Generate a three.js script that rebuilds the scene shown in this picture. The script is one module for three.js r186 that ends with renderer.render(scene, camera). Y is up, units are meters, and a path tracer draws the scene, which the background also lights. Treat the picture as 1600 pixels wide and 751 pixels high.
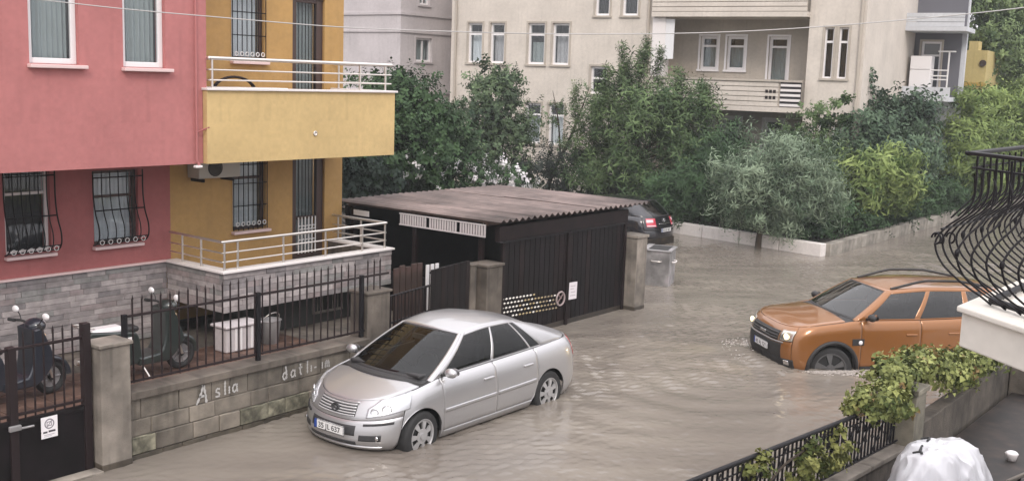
import * as THREE from 'three';
import { mergeGeometries } from 'three/addons/utils/BufferGeometryUtils.js';
import { RoundedBoxGeometry } from 'three/addons/geometries/RoundedBoxGeometry.js';

// ---------------------------------------------------------------- camera, sky, sun, exposure
const scene = new THREE.Scene();
const camera = new THREE.PerspectiveCamera(24.87, 1600 / 751, 0.1, 900);
camera.position.set(0, 4.5, 0);
camera.quaternion.setFromRotationMatrix(new THREE.Matrix4().makeBasis(
  new THREE.Vector3(0.6203, 0.0333, 0.7837), new THREE.Vector3(0.0958, 0.9885, -0.1178), new THREE.Vector3(-0.7786, 0.1482, 0.6099)));
scene.add(camera);
const renderer = new THREE.WebGLRenderer({ antialias: true });
renderer.setSize(1024, 480);
renderer.toneMapping = THREE.LinearToneMapping;
renderer.toneMappingExposure = 1.19;
renderer.shadowMap.enabled = true;
{ // overcast sky: brighter towards the zenith, soft cloud banks
  const w = 128, h = 64, d = new Float32Array(w * h * 4);
  for (let j = 0; j < h; j++) for (let i = 0; i < w; i++) {
    const el = (j + 0.5) / h * Math.PI - Math.PI / 2, az = i / w * 2 * Math.PI;
    const up = Math.max(0, Math.sin(el));
    const c = 1 + 0.06 * Math.sin(az * 3 + 5 * el) + 0.05 * Math.sin(az * 7 - 9 * el + 1);
    const l = (el < 0 ? 0.75 : 0.84 + 1.3 * up) * c;
    d.set([l * 1.0, l * 0.978, l * 1.012, 1], (j * w + i) * 4);
  }
  const t = new THREE.DataTexture(d, w, h, THREE.RGBAFormat, THREE.FloatType);
  t.mapping = THREE.EquirectangularReflectionMapping; t.magFilter = THREE.LinearFilter; t.needsUpdate = true;
  scene.background = t; scene.environment = t; scene.environmentIntensity = 1; scene.backgroundIntensity = 1;
}
const sun = new THREE.DirectionalLight(0xfff4e6, 1.3);
sun.position.set(-14, 34, 16); sun.target.position.set(16, 0, -10);
sun.castShadow = true; sun.shadow.radius = 30; sun.shadow.mapSize.set(2048, 2048);
Object.assign(sun.shadow.camera, { left: -45, right: 45, top: 45, bottom: -45, near: 1, far: 120 });
scene.add(sun, sun.target);
scene.fog = new THREE.FogExp2(0xcfd2d4, 0.0011);

// ---------------------------------------------------------------- helpers
function rng(seed) { let s = seed >>> 0; return () => { s = (s + 0x6D2B79F5) >>> 0; let t = s; t = Math.imul(t ^ (t >>> 15), t | 1); t ^= t + Math.imul(t ^ (t >>> 7), t | 61); return ((t ^ (t >>> 14)) >>> 0) / 4294967296; }; }
const V = (x, y, z) => new THREE.Vector3(x, y, z);
const used = {};
function numbered(n) { if (!(n in used)) { used[n] = 0; return n; } used[n]++; return n + '_' + String(used[n]).padStart(3, '0'); }
function thing(name, label, category, p = [0, 0, 0], turn = 0, group) {
  const o = new THREE.Group(); o.name = numbered(name); o.position.set(...p); o.rotation.y = turn;
  o.userData = { label, category }; if (group) o.userData.group = group; scene.add(o); return o;
}
function mesh(name, geo, mat, parent) {
  if (Array.isArray(geo)) geo = geo.length > 1 ? mergeGeometries(geo.map(g => { const q = g.index ? g.toNonIndexed() : g.clone(); for (const k of Object.keys(q.attributes)) if (!['position', 'normal', 'uv'].includes(k)) q.deleteAttribute(k); if (!q.attributes.uv) q.setAttribute('uv', new THREE.BufferAttribute(new Float32Array(q.attributes.position.count * 2), 2)); if (!q.attributes.normal) q.computeVertexNormals(); return q; })) : geo[0];
  const m = new THREE.Mesh(geo, mat); m.name = name; m.castShadow = m.receiveShadow = true; parent.add(m); return m;
}
// a part given in world coordinates, for a thing whose base stands at its own position (no turn)
function wpart(t, name, geo, mat, parent) {
  const list = (Array.isArray(geo) ? geo : [geo]).map(g => g.clone().translate(-t.position.x, -t.position.y, -t.position.z));
  return mesh(name, list, mat, parent || t);
}
function struct(name, geo, mat, parent = scene) { const m = mesh(name, geo, mat, parent); m.userData.kind = 'structure'; return m; }
function tag(o, label, category, group, kind) { o.name = numbered(o.name); o.userData = { label, category }; if (group) o.userData.group = group; if (kind) o.userData.kind = kind; return o; }
// box from min to max corners with metre uvs
function bx(x0, x1, y0, y1, z0, z1) {
  const g = new THREE.BoxGeometry(Math.abs(x1 - x0), Math.abs(y1 - y0), Math.abs(z1 - z0)).translate((x0 + x1) / 2, (y0 + y1) / 2, (z0 + z1) / 2);
  return metric(g);
}
function rb(x0, x1, y0, y1, z0, z1, r = 0.012, s = 1) {
  return metric(new RoundedBoxGeometry(Math.abs(x1 - x0), Math.abs(y1 - y0), Math.abs(z1 - z0), s, r).translate((x0 + x1) / 2, (y0 + y1) / 2, (z0 + z1) / 2));
}
function metric(g) {
  if (g.index) g = g.toNonIndexed();
  const p = g.attributes.position, uv = new Float32Array(p.count * 2), a = V(), b = V(), c = V(), n = V();
  for (let i = 0; i < p.count; i += 3) {
    a.fromBufferAttribute(p, i); b.fromBufferAttribute(p, i + 1); c.fromBufferAttribute(p, i + 2);
    n.copy(b).sub(a).cross(c.clone().sub(a)); const ax = Math.abs(n.x), ay = Math.abs(n.y), az = Math.abs(n.z);
    [a, b, c].forEach((v, k) => { const q = ay >= ax && ay >= az ? [v.x, v.z] : ax >= az ? [v.z, v.y] : [v.x, v.y]; uv[(i + k) * 2] = q[0]; uv[(i + k) * 2 + 1] = q[1]; });
  }
  g.setAttribute('uv', new THREE.BufferAttribute(uv, 2)); return g;
}
// wall lying in a plane of constant z (front at z), with rectangular openings [x0,x1,y0,y1]
function wallHoles(x0, x1, y0, y1, z, thick, holes) {
  const s = new THREE.Shape([new THREE.Vector2(x0, y0), new THREE.Vector2(x1, y0), new THREE.Vector2(x1, y1), new THREE.Vector2(x0, y1)]);
  for (const [a, b, c, d] of holes) s.holes.push(new THREE.Path([new THREE.Vector2(a, c), new THREE.Vector2(a, d), new THREE.Vector2(b, d), new THREE.Vector2(b, c)]));
  return metric(new THREE.ExtrudeGeometry(s, { depth: thick, bevelEnabled: false }).translate(0, 0, z - thick));
}
function bar(a, b, r, seg = 6) { // straight round bar
  const A = V(...a), B = V(...b), d = B.clone().sub(A), L = d.length();
  const g = new THREE.CylinderGeometry(r, r, L, seg);
  g.applyQuaternion(new THREE.Quaternion().setFromUnitVectors(V(0, 1, 0), d.normalize())); g.translate((A.x + B.x) / 2, (A.y + B.y) / 2, (A.z + B.z) / 2); return g;
}
function tube(pts, r, seg = 5, n = 0, closed = false) { return new THREE.TubeGeometry(new THREE.CatmullRomCurve3(pts.map(p => V(...p)), closed), n || pts.length * 5, r, seg, closed); }
function taper(pts, radii, seg = 7) { // tapered limb
  const c = new THREE.CatmullRomCurve3(pts.map(p => V(...p))), n = pts.length * 4, pos = [], idx = [];
  const fr = c.computeFrenetFrames(n, false);
  for (let i = 0; i <= n; i++) {
    const P = c.getPoint(i / n), f = i / n * (radii.length - 1), k = Math.min(radii.length - 2, Math.floor(f)), r = radii[k] + (radii[k + 1] - radii[k]) * (f - k);
    for (let j = 0; j < seg; j++) { const a = j / seg * 2 * Math.PI, v = P.clone().addScaledVector(fr.normals[i], Math.cos(a) * r).addScaledVector(fr.binormals[i], Math.sin(a) * r); pos.push(v.x, v.y, v.z); }
  }
  for (let i = 0; i < n; i++) for (let j = 0; j < seg; j++) { const a = i * seg + j, b = i * seg + (j + 1) % seg; idx.push(a, b, a + seg, b, b + seg, a + seg); }
  const g = new THREE.BufferGeometry(); g.setAttribute('position', new THREE.Float32BufferAttribute(pos, 3)); g.setIndex(idx); g.computeVertexNormals(); return g;
}
function gridGeo(nu, nv, f) { // surface f(u,v) -> [x,y,z]
  const pos = [], uv = [], idx = [];
  for (let i = 0; i <= nu; i++) for (let j = 0; j <= nv; j++) { const p = f(i / nu, j / nv); pos.push(p[0], p[1], p[2]); uv.push(p[3] ?? i / nu, p[4] ?? j / nv); }
  for (let i = 0; i < nu; i++) for (let j = 0; j < nv; j++) { const a = i * (nv + 1) + j, b = a + nv + 1; idx.push(a, b, a + 1, b, b + 1, a + 1); }
  const g = new THREE.BufferGeometry(); g.setAttribute('position', new THREE.Float32BufferAttribute(pos, 3)); g.setAttribute('uv', new THREE.Float32BufferAttribute(uv, 2)); g.setIndex(idx); g.computeVertexNormals(); return g;
}
// ---------------------------------------------------------------- procedural textures
function lattice(seed) { const r = rng(seed), t = new Float32Array(65536); for (let i = 0; i < 65536; i++) t[i] = r(); return t; }
const LT = lattice(7);
function vnoise(x, y, per) { // periodic value noise
  const xi = Math.floor(x), yi = Math.floor(y), fx = x - xi, fy = y - yi, u = fx * fx * (3 - 2 * fx), v = fy * fy * (3 - 2 * fy);
  const h = (a, b) => LT[(((a % per) + per) % per) * 251 + (((b % per) + per) % per) * 17 + per * 3 & 65535];
  return (h(xi, yi) * (1 - u) + h(xi + 1, yi) * u) * (1 - v) + (h(xi, yi + 1) * (1 - u) + h(xi + 1, yi + 1) * u) * v;
}
function fbm(x, y, per, oct = 4) { let s = 0, a = 0.5, n = 0; for (let o = 0; o < oct; o++) { s += a * vnoise(x * per, y * per, per); n += a; a *= 0.5; per *= 2; } return s / n; }
function tex(size, metres, fn, color = true) { // fn(u,v)->[r,g,b] linear-ish 0..1 (sRGB for colour)
  const d = new Uint8Array(size * size * 4);
  for (let j = 0; j < size; j++) for (let i = 0; i < size; i++) { const c = fn(i / size, j / size), k = (j * size + i) * 4; for (let q = 0; q < 3; q++) d[k + q] = Math.max(0, Math.min(255, c[q] * 255)); d[k + 3] = 255; }
  const t = new THREE.DataTexture(d, size, size); t.wrapS = t.wrapT = THREE.RepeatWrapping; t.magFilter = THREE.LinearFilter; t.minFilter = THREE.LinearMipmapLinearFilter; t.generateMipmaps = true;
  if (color) t.colorSpace = THREE.SRGBColorSpace; t.repeat.set(1 / metres, 1 / metres); t.needsUpdate = true; return t;
}
const grey = v => [v, v, v];
const T = {
  plaster: tex(512, 3.7, (u, v) => { const st = Math.max(0, vnoise(u * 48, v * 4, 48) - 0.6) * vnoise(u * 5, v * 3, 15); return grey(0.91 + 0.13 * (fbm(u, v, 4, 5) - 0.5) + 0.05 * (fbm(u, v, 64, 2) - 0.5) - 0.12 * st); }),
  plasterB: tex(256, 0.55, (u, v) => grey(fbm(u, v, 24, 3)), false),
  concrete: tex(512, 1.9, (u, v) => { const n = fbm(u, v, 5, 5), s = fbm(u * 1, v * 1, 16, 3), drip = Math.max(0, vnoise(u * 40, v * 3, 40) - 0.55); const k = 0.72 + 0.42 * (n - 0.5) + 0.18 * (s - 0.5) - 0.22 * drip; return [k, k * 0.985, k * 0.95]; }),
  concreteB: tex(256, 0.5, (u, v) => grey(0.6 * fbm(u, v, 12, 4) + 0.4 * vnoise(u * 90, v * 90, 90)), false),
  stone: tex(256, 0.8, (u, v) => { const n = fbm(u, v, 6, 5), m = fbm(u + 0.3, v + 0.6, 18, 3); const k = 0.62 + 0.6 * (n - 0.5) + 0.3 * (m - 0.5); return [k, k, k * 0.98]; }),
  ledge: tex(256, 0.7, (u, v) => { const n = fbm(u, v, 8, 4); const k = 0.88 + 0.3 * (n - 0.5); return [k, k * 0.99, k]; }),
  rust: tex(256, 1.3, (u, v) => { const n = fbm(u, v, 6, 5), k = 0.75 + 0.5 * (n - 0.5); return [k, k * (0.98 - 0.1 * Math.max(0, n - 0.6)), k * 0.97]; }),
  roofing: tex(512, 4.3, (u, v) => { const n = fbm(u, v, 3, 5), st = vnoise(u * 64, v * 3, 64), s = fbm(u, v, 20, 3); const k = 0.70 + 0.5 * (n - 0.5) + 0.18 * (st - 0.5) + 0.2 * (s - 0.5); return [k, k * 0.955, k * 0.94]; }),
  tile: tex(256, 0.9, (u, v) => { const n = fbm(u, v, 5, 4), k = 0.75 + 0.5 * (n - 0.5); return [k, k * 0.97, k * 0.95]; }),
  bark: tex(256, 0.5, (u, v) => { const k = 0.55 + 0.7 * (fbm(u * 1, v * 0.3, 12, 4) - 0.5); return [k, k * 0.95, k * 0.88]; }),
  waterB: tex(1024, 2.6, (u, v) => { // fine wind ripples, longer along one direction
    const w = 0.05 * Math.sin(2 * Math.PI * (u * 2 + v)) + 0.1 * fbm(u, v, 4, 3);
    const a = fbm(u * 1 + w * 0.15, v + w, 10, 1), b = vnoise((u + v) * 14, (v - u + w) * 46, 4600 % 256), c = fbm(u, v, 26, 2);
    return grey(0.45 * a + 0.55 * c);
  }, false),
  waterC: tex(512, 11, (u, v) => { const n = 0.6 * fbm(u, v, 4, 4) + 0.4 * vnoise((u + v) * 7, (v - u) * 28, 28), k = 0.86 + 0.30 * (n - 0.5); return [k, k * (0.985 + 0.02 * n), k * (0.975)]; }),
  soil: tex(256, 1.5, (u, v) => { const k = 0.5 + 0.7 * (fbm(u, v, 10, 4) - 0.5); return [k, k * 0.93, k * 0.85]; }),
  cloth: tex(256, 0.7, (u, v) => grey(0.9 + 0.14 * (fbm(u, v, 6, 3) - 0.5))),
};
const lin = (r, g, b) => new THREE.Color().setRGB(r, g, b);
function std(c, rough = 0.8, o = {}) { return new THREE.MeshStandardMaterial({ color: c, roughness: rough, side: THREE.DoubleSide, ...o }); }
function phy(c, rough = 0.5, o = {}) { return new THREE.MeshPhysicalMaterial({ color: c, roughness: rough, side: THREE.DoubleSide, ...o }); }
const M = {
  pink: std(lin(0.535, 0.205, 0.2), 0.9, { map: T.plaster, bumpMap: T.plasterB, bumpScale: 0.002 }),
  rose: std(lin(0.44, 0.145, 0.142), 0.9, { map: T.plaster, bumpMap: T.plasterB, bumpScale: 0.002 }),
  yellow: std(lin(0.53, 0.325, 0.12), 0.9, { map: T.plaster, bumpMap: T.plasterB, bumpScale: 0.002 }),
  yellowPale: std(lin(0.70, 0.51, 0.24), 0.9, { map: T.plaster, bumpMap: T.plasterB, bumpScale: 0.002 }),
  beige: std(lin(0.72, 0.655, 0.585), 0.92, { map: T.plaster, bumpMap: T.plasterB, bumpScale: 0.002 }),
  beigeDeep: std(lin(0.52, 0.465, 0.40), 0.92, { map: T.plaster }),
  lilac: std(lin(0.62, 0.575, 0.585), 0.92, { map: T.plaster }),
  whiteWall: std(lin(0.68, 0.70, 0.74), 0.9, { map: T.plaster }),
  trim: std(lin(0.74, 0.70, 0.69), 0.7),
  pinkTrim: std(lin(0.72, 0.55, 0.54), 0.7),
  whitePlastic: phy(lin(0.78, 0.76, 0.77), 0.35, { clearcoat: 0.3 }),
  brownFrame: std(lin(0.06, 0.035, 0.03), 0.5),
  glass: phy(lin(0.9, 0.93, 0.94), 0.03, { transmission: 1, thickness: 0, ior: 1.5 }),
  curtain: std(lin(0.34, 0.36, 0.355), 0.95),
  curtainWhite: std(lin(0.72, 0.72, 0.74), 0.95),
  darkRoom: std(lin(0.035, 0.032, 0.035), 0.9),
  iron: phy(lin(0.010, 0.009, 0.011), 0.5, { specularIntensity: 0.4 }),
  ironBrown: phy(lin(0.020, 0.013, 0.014), 0.5, { specularIntensity: 0.4 }),
  whiteIron: std(lin(0.72, 0.71, 0.70), 0.5),
  steel: std(lin(0.72, 0.68, 0.64), 0.28, { metalness: 0.85 }),
  concrete: std(lin(0.45, 0.41, 0.38), 0.9, { map: T.concrete, bumpMap: T.concreteB, bumpScale: 0.006 }),
  concreteDark: std(lin(0.24, 0.21, 0.19), 0.9, { map: T.concrete, bumpMap: T.concreteB, bumpScale: 0.006 }),
  sheet: phy(lin(0.014, 0.011, 0.013), 0.6, { specularIntensity: 0.35, map: T.rust }),
  sheetBrown: phy(lin(0.022, 0.014, 0.015), 0.6, { specularIntensity: 0.35, map: T.rust }),
  roofing: std(lin(0.31, 0.265, 0.255), 0.7, { map: T.roofing }),
  wood: std(lin(0.085, 0.052, 0.042), 0.8, { map: T.rust }),
  bark: std(lin(0.11, 0.085, 0.065), 0.95, { map: T.bark }),
  soil: std(lin(0.10, 0.08, 0.06), 0.95, { map: T.soil }),
  rubber: std(lin(0.02, 0.02, 0.021), 0.8),
  blackPlastic: std(lin(0.022, 0.021, 0.022), 0.6),
  chrome: std(lin(0.75, 0.75, 0.76), 0.15, { metalness: 1 }),
  zinc: std(lin(0.58, 0.59, 0.61), 0.45, { metalness: 0.35, map: T.rust }),
};
// ---------------------------------------------------------------- where the loose things stand
const SEDAN = { p: [10.74, -0.17, -9.52], r: Math.PI };
const DUSTER = { p: [18.3, -0.33, -6.25], r: 2.443 };
const HATCH = { p: [26.5, -0.22, -17.4], r: Math.PI / 2 };
const SHEET = { p: [11.62, 0.12, -3.2] }, POT = { p: [13.77, 0.12, -2.99] };
const SCOOT = [{ p: [6.6, 0.2, -13.2], r: 0.05 }, { p: [8.5, 0.2, -13.15], r: -0.08 }];
const WIRES = [[[[3.3, 5.4, -10.6], [4.65, 5.01, -8.95], [4.78, 5.0, -8.78], [5.2, 4.95, -8.24], [5.65, 4.91, -7.65], [6.31, 4.86, -6.79], [6.85, 4.855, -6.1], [7.27, 4.86, -5.56], [7.86, 4.89, -4.81], [8.26, 4.925, -4.32], [8.72, 4.99, -3.74], [9.42, 5.12, -2.88], [9.82, 5.21, -2.39], [10.6, 5.42, -1.5]], 0.0042, 'thin pale cable sagging across the street above everything']];
// ---------------------------------------------------------------- ground and flood water
struct('ground', [new THREE.PlaneGeometry(1600, 1600).rotateX(-Math.PI / 2).translate(0, -0.35, 0)], std(lin(0.12, 0.105, 0.09), 0.95));
{
  const axis = (a, b, step, lo, hi) => { const r = []; for (let v = a; v <= b + 1e-6; v += step) r.push(v); let s = step, v = a, w = b; while (v > lo) { s *= 1.5; v -= s; r.unshift(v); } s = step; while (w < hi) { s *= 1.5; w += s; r.push(w); } return r; };
  const X = axis(4.5, 31, 0.042, -250, 600), Z = axis(-14.5, -1.2, 0.042, -500, 250), pos = [], uv = [], idx = [];
  const R = rng(11), waves = [];
  for (let i = 0; i < 44; i++) { const L = 0.10 + 0.20 * R() * R(), a = 2.23 + (R() - 0.5) * 1.35; waves.push([Math.cos(a) * 6.283 / L, Math.sin(a) * 6.283 / L, 0.0032 * Math.pow(L, 0.75), R() * 6.28]); }
  const nose = [15.0, -7.7];
  for (const x of X) for (const z of Z) {
    let y = 0; const inn = x > 4.6 && x < 30.9 && z > -14.4 && z < -1.3;
    if (inn) {
      const pn = Math.max(0, Math.min(1, (fbm((x + 0.6 * z) / 13, (z - 0.5 * x) / 7, 5, 3) - 0.34) / 0.3)), patch = 0.3 + 1.5 * pn * pn * (3 - 2 * pn);
      for (const [kx, kz, A, p] of waves) y += A * Math.sin(kx * x + kz * z + p + 0.9 * Math.sin(0.6 * x - 0.8 * z));
      y *= patch;
      const dx = x - nose[0], dz = z - nose[1], d = Math.hypot(dx, dz); // bow rings pushed ahead of the moving car
      const ahead = (-dx * 0.8 - dz * 0.6) / (d + 1e-6);
      { const c = Math.cos(2.443), s = Math.sin(2.443), lx = c * (x - 18.3) - s * (z + 6.25), lz = s * (x - 18.3) + c * (z + 6.25), q = Math.hypot(Math.max(0, Math.abs(lz) - 0.5) , lx - 2.3); y += 0.05 * Math.exp(-q * q / 0.05) + 0.03 * Math.exp(-Math.pow(Math.abs(lz) - 1.05 - 0.28 * (2.2 - lx), 2) / 0.03) * (lx < 2.3 && lx > -1.5 ? Math.exp((lx - 2.3) * 0.6) : 0); }
      if (d < 7) y += 0.016 * Math.exp(-d / 2.6) * Math.sin(d * 9.5 - 0.6 * Math.sin(3 * Math.atan2(dz, dx))) * (0.5 + 0.6 * Math.max(-0.3, ahead));
    }
    pos.push(x, y, z); uv.push(x, z);
  }
  const n = Z.length;
  for (let i = 0; i < X.length - 1; i++) for (let j = 0; j < n - 1; j++) { const a = i * n + j; idx.push(a, a + 1, a + n, a + 1, a + n + 1, a + n); }
  const g = new THREE.BufferGeometry(); g.setAttribute('position', new THREE.Float32BufferAttribute(pos, 3)); g.setAttribute('uv', new THREE.Float32BufferAttribute(uv, 2)); g.setIndex(idx); g.computeVertexNormals();
  struct('flood_water', g, phy(lin(0.258, 0.228, 0.205), 0.14, { map: T.waterC, ior: 1.33, bumpMap: T.waterB, bumpScale: 0.01 }));
}
// yard of the pink and yellow house: reddish paving tiles
const yard = struct('yard_floor', [bx(3, 14.1, -0.3, 0.185, -15, -10.95)], M.concreteDark);
{
  const R = rng(21), ms = [0.9, 1.0, 1.15, 0.8].map(k => std(lin(0.19 * k, 0.115 * k, 0.088 * k), 0.55, { map: T.tile })), g = rb(-0.155, 0.155, 0.185, 0.2, -0.155, 0.155, 0.004);
  for (let i = 0; i < 22; i++) for (let j = 0; j < 9; j++) { const m = mesh('tile', g, ms[Math.floor(R() * 4)], yard); m.position.set(4.6 + i * 0.32, (R() - 0.5) * 0.004, -11.15 - j * 0.32); }
}
// ---------------------------------------------------------------- pink and yellow apartment house
const house = thing('apartment_house', 'pink and yellow apartment house with stone clad base behind the spiked iron fence', 'house', [10, 0.2, -15]);
const hp = (n, g, m, p) => wpart(house, n, g, m, p);
function curtain(x0, x1, y0, y1, z, waves, amp, gather) {
  return gridGeo(Math.max(24, waves * 8), 8, (u, v) => { const x = x0 + (x1 - x0) * u, y = y0 + (y1 - y0) * v; const s = Math.sin(u * waves * 6.283 + 0.7 * Math.sin(u * 9)); return [x + (gather ? gather * (0.5 - u) * (1 - v) : 0), y, z + amp * s * (1 - 0.3 * v)]; });
}
// window set in a z-plane wall: frame bars, pane, curtain, dark room behind
function windowZ(t, put, x0, x1, y0, y1, z, o = {}) {
  const fw = o.fw ?? 0.06, fm = o.frame || M.whitePlastic, zi = z - 0.07, d = 0.05;
  const fr = [rb(x0, x0 + fw, y0, y1, zi - d, zi, 0.008), rb(x1 - fw, x1, y0, y1, zi - d, zi, 0.008), rb(x0 + fw, x1 - fw, y0, y0 + fw, zi - d, zi, 0.008), rb(x0 + fw, x1 - fw, y1 - fw, y1, zi - d, zi, 0.008)];
  for (const q of o.mull || []) fr.push(rb(q - fw * 0.4, q + fw * 0.4, y0 + fw, y1 - fw, zi - d + 0.004, zi - 0.004, 0.006));
  for (const q of o.trans || []) fr.push(rb(x0 + fw, x1 - fw, q - fw * 0.4, q + fw * 0.4, zi - d + 0.006, zi - 0.006, 0.006));
  const w = put('window', fr, fm);
  put('pane', bx(x0 + fw * 0.8, x1 - fw * 0.8, y0 + fw * 0.8, y1 - fw * 0.8, zi - 0.03, zi - 0.024), M.glass, w);
  if (o.curtain) put('curtain', o.curtain.map(c => curtain(...c)), o.cm || M.curtain, w);
  put('room', [bx(x0 - 0.05, x1 + 0.05, y0 - 0.05, y1 + 0.05, z - 0.62, z - 0.6), bx(x0 - 0.05, x0 - 0.03, y0, y1, z - 0.6, z - 0.26), bx(x1 + 0.03, x1 + 0.05, y0, y1, z - 0.6, z - 0.26), bx(x0, x1, y0 - 0.05, y0 - 0.03, z - 0.6, z - 0.26), bx(x0, x1, y1 + 0.03, y1 + 0.05, z - 0.6, z - 0.26)], M.darkRoom, w);
  if (o.sill) put('sill', rb(x0 - 0.03, x1 + (o.sillR ?? 0.05), y0 - 0.055, y0 - 0.008, z - 0.1, z + 0.09, 0.008), o.sm || M.pinkTrim);
  return w;
}
// upper pink storeys, jutting over the ground floor
const uw = [[7.23, 7.92, 4.47, 5.95], [8.57, 9.24, 4.46, 5.95]];
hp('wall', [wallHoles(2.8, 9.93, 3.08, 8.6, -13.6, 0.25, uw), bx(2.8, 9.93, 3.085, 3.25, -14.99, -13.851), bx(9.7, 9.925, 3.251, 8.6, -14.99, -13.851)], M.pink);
windowZ(house, hp, ...uw[0], -13.6, { fw: 0.075, sill: 1, sillR: 0.08, curtain: [[7.3, 7.85, 4.5, 5.95, -13.80, 7, 0.02]] });
windowZ(house, hp, ...uw[1], -13.6, { fw: 0.075, sill: 1, sillR: 0.08, curtain: [[8.64, 9.17, 4.5, 5.95, -13.80, 6, 0.025]] });
// ground floor wall with barred windows
const lw = [[7.54, 8.22, 1.75, 2.98], [8.9, 9.66, 1.76, 2.9]];
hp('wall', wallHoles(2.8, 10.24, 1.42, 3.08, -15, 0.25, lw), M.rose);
windowZ(house, hp, ...lw[0], -15, { fw: 0.05, sill: 1, frame: M.trim, trans: [2.62], cm: M.darkRoom, curtain: [[7.6, 8.16, 1.8, 2.6, -15.2, 2, 0.01]] });
windowZ(house, hp, ...lw[1], -15, { fw: 0.05, sill: 1, frame: M.brownFrame, trans: [2.5], cm: M.curtainWhite, curtain: [[8.96, 9.28, 1.8, 2.86, -15.2, 3, 0.02, 0.1], [9.25, 9.6, 1.8, 2.86, -15.2, 3, 0.02, -0.06]] });
for (const [x0, x1, y0, y1] of lw) { // wrought iron grilles that belly out towards the bottom
  const g = hp('window_grille', bar([x0 - 0.04, y1 - 0.1, -14.93], [x1 + 0.04, y1 - 0.1, -14.93], 0.011), M.iron);
  for (const [y, z] of [[0.55, -14.88], [0.05, -14.86], [0.12, -14.8]]) hp('grille_rail', bar([x0 - 0.04, y0 + y, z], [x1 + 0.04, y0 + y, z], 0.011), M.iron, g);
  const n = 7;
  for (let i = 0; i < n; i++) { const x = x0 - 0.04 + (x1 - x0 + 0.08) * i / (n - 1); hp('grille_bar', tube([[x, y1, -14.93], [x, y0 + 0.75, -14.92], [x, y0 + 0.5, -14.87], [x, y0 + 0.3, -14.785], [x, y0 + 0.14, -14.785], [x, y0 + 0.05, -14.86], [x, y0 + 0.02, -14.95]], i === 0 || i === n - 1 ? 0.012 : 0.009, 5, 24), M.iron, g); }
  for (let i = 0; i < n - 1; i++) { const x = x0 + (x1 - x0 + 0.08) * i / (n - 1) + 0.01; hp('scroll', new THREE.TorusGeometry(0.034, 0.006, 5, 12).translate(x, y0 + 0.08, -14.79), M.whiteIron, g); }
}
// ledgestone base: courses of thin split stones, each its own
const stoneMats = [[0.38, 0.35, 0.34], [0.43, 0.395, 0.385], [0.29, 0.272, 0.27], [0.50, 0.46, 0.445], [0.37, 0.32, 0.31], [0.33, 0.33, 0.315]].map(c => std(lin(...c), 0.85, { map: T.ledge }));
function stones(parent, seed, u0, u1, y0, y1, place, rowH) {
  const R = rng(seed), rows = Math.round((y1 - y0) / rowH), h = (y1 - y0) / rows;
  for (let j = 0; j < rows; j++) { let u = u0 - R() * 0.25; while (u < u1 - 0.02) { const w = 0.22 + R() * 0.4, a = Math.max(u, u0), b = Math.min(u + w, u1); if (b - a > 0.03) hp('stone', place(a + 0.0015, b - 0.0015, y0 + j * h + 0.0015, y0 + (j + 1) * h - 0.0015, 0.014 + R() * 0.02), stoneMats[Math.floor(R() * 6)], parent); u += w; } }
}
const base = hp('stone_base', bx(2.8, 10.14, 0.2, 1.39, -15.2, -14.99), M.concreteDark);
stones(base, 5, 6.2, 10.14, 0.2, 1.39, (a, b, c, d, t) => rb(a, b, c, d, -14.99, -14.99 + t, 0.006), 0.083);
hp('base_cap', rb(2.8, 10.14, 1.392, 1.425, -15.0, -14.93, 0.006), M.pinkTrim);
// raised patio with stone skirt
const patio = hp('patio', [bx(10.17, 13.74, 0.77, 1.12, -14.99, -13.53), bx(10.17, 13.74, 1.12, 1.39, -13.68, -13.53), bx(10.17, 10.32, 1.12, 1.39, -14.99, -13.69), bx(13.6, 13.74, 1.12, 1.39, -14.99, -13.69)], M.concreteDark);
stones(patio, 6, 10.14, 13.77, 0.77, 1.385, (a, b, c, d, t) => rb(a, b, c, d, -13.53, -13.53 + t, 0.006), 0.088);
stones(patio, 8, -14.98, -13.54, 0.77, 1.385, (a, b, c, d, t) => rb(10.17 - t, 10.17, c, d, a, b, 0.006), 0.088);
hp('patio_cap', [rb(10.10, 13.81, 1.39, 1.425, -13.70, -13.46, 0.006), rb(10.10, 10.34, 1.389, 1.424, -14.98, -13.705, 0.006), rb(13.58, 13.81, 1.389, 1.424, -14.98, -13.705, 0.006)], M.trim);
hp('patio_floor', bx(10.33, 13.59, 1.12, 1.13, -14.99, -13.69), std(lin(0.33, 0.22, 0.15), 0.5, { map: T.tile }));
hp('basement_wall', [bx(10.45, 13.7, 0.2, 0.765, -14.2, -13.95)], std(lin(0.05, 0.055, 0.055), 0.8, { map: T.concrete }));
{ const f = hp('basement_window', [rb(12.3, 13.0, 0.36, 0.4, -13.95, -13.92, 0.005), rb(12.3, 13.0, 0.68, 0.72, -13.95, -13.92, 0.005), rb(12.3, 12.34, 0.4, 0.68, -13.95, -13.92, 0.005), rb(12.96, 13.0, 0.4, 0.68, -13.95, -13.92, 0.005)], M.concrete); for (let i = 1; i < 6; i++) hp('bar', bar([12.3 + i * 0.116, 0.4, -13.93], [12.3 + i * 0.116, 0.68, -13.93], 0.008), M.concrete, f); }
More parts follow.
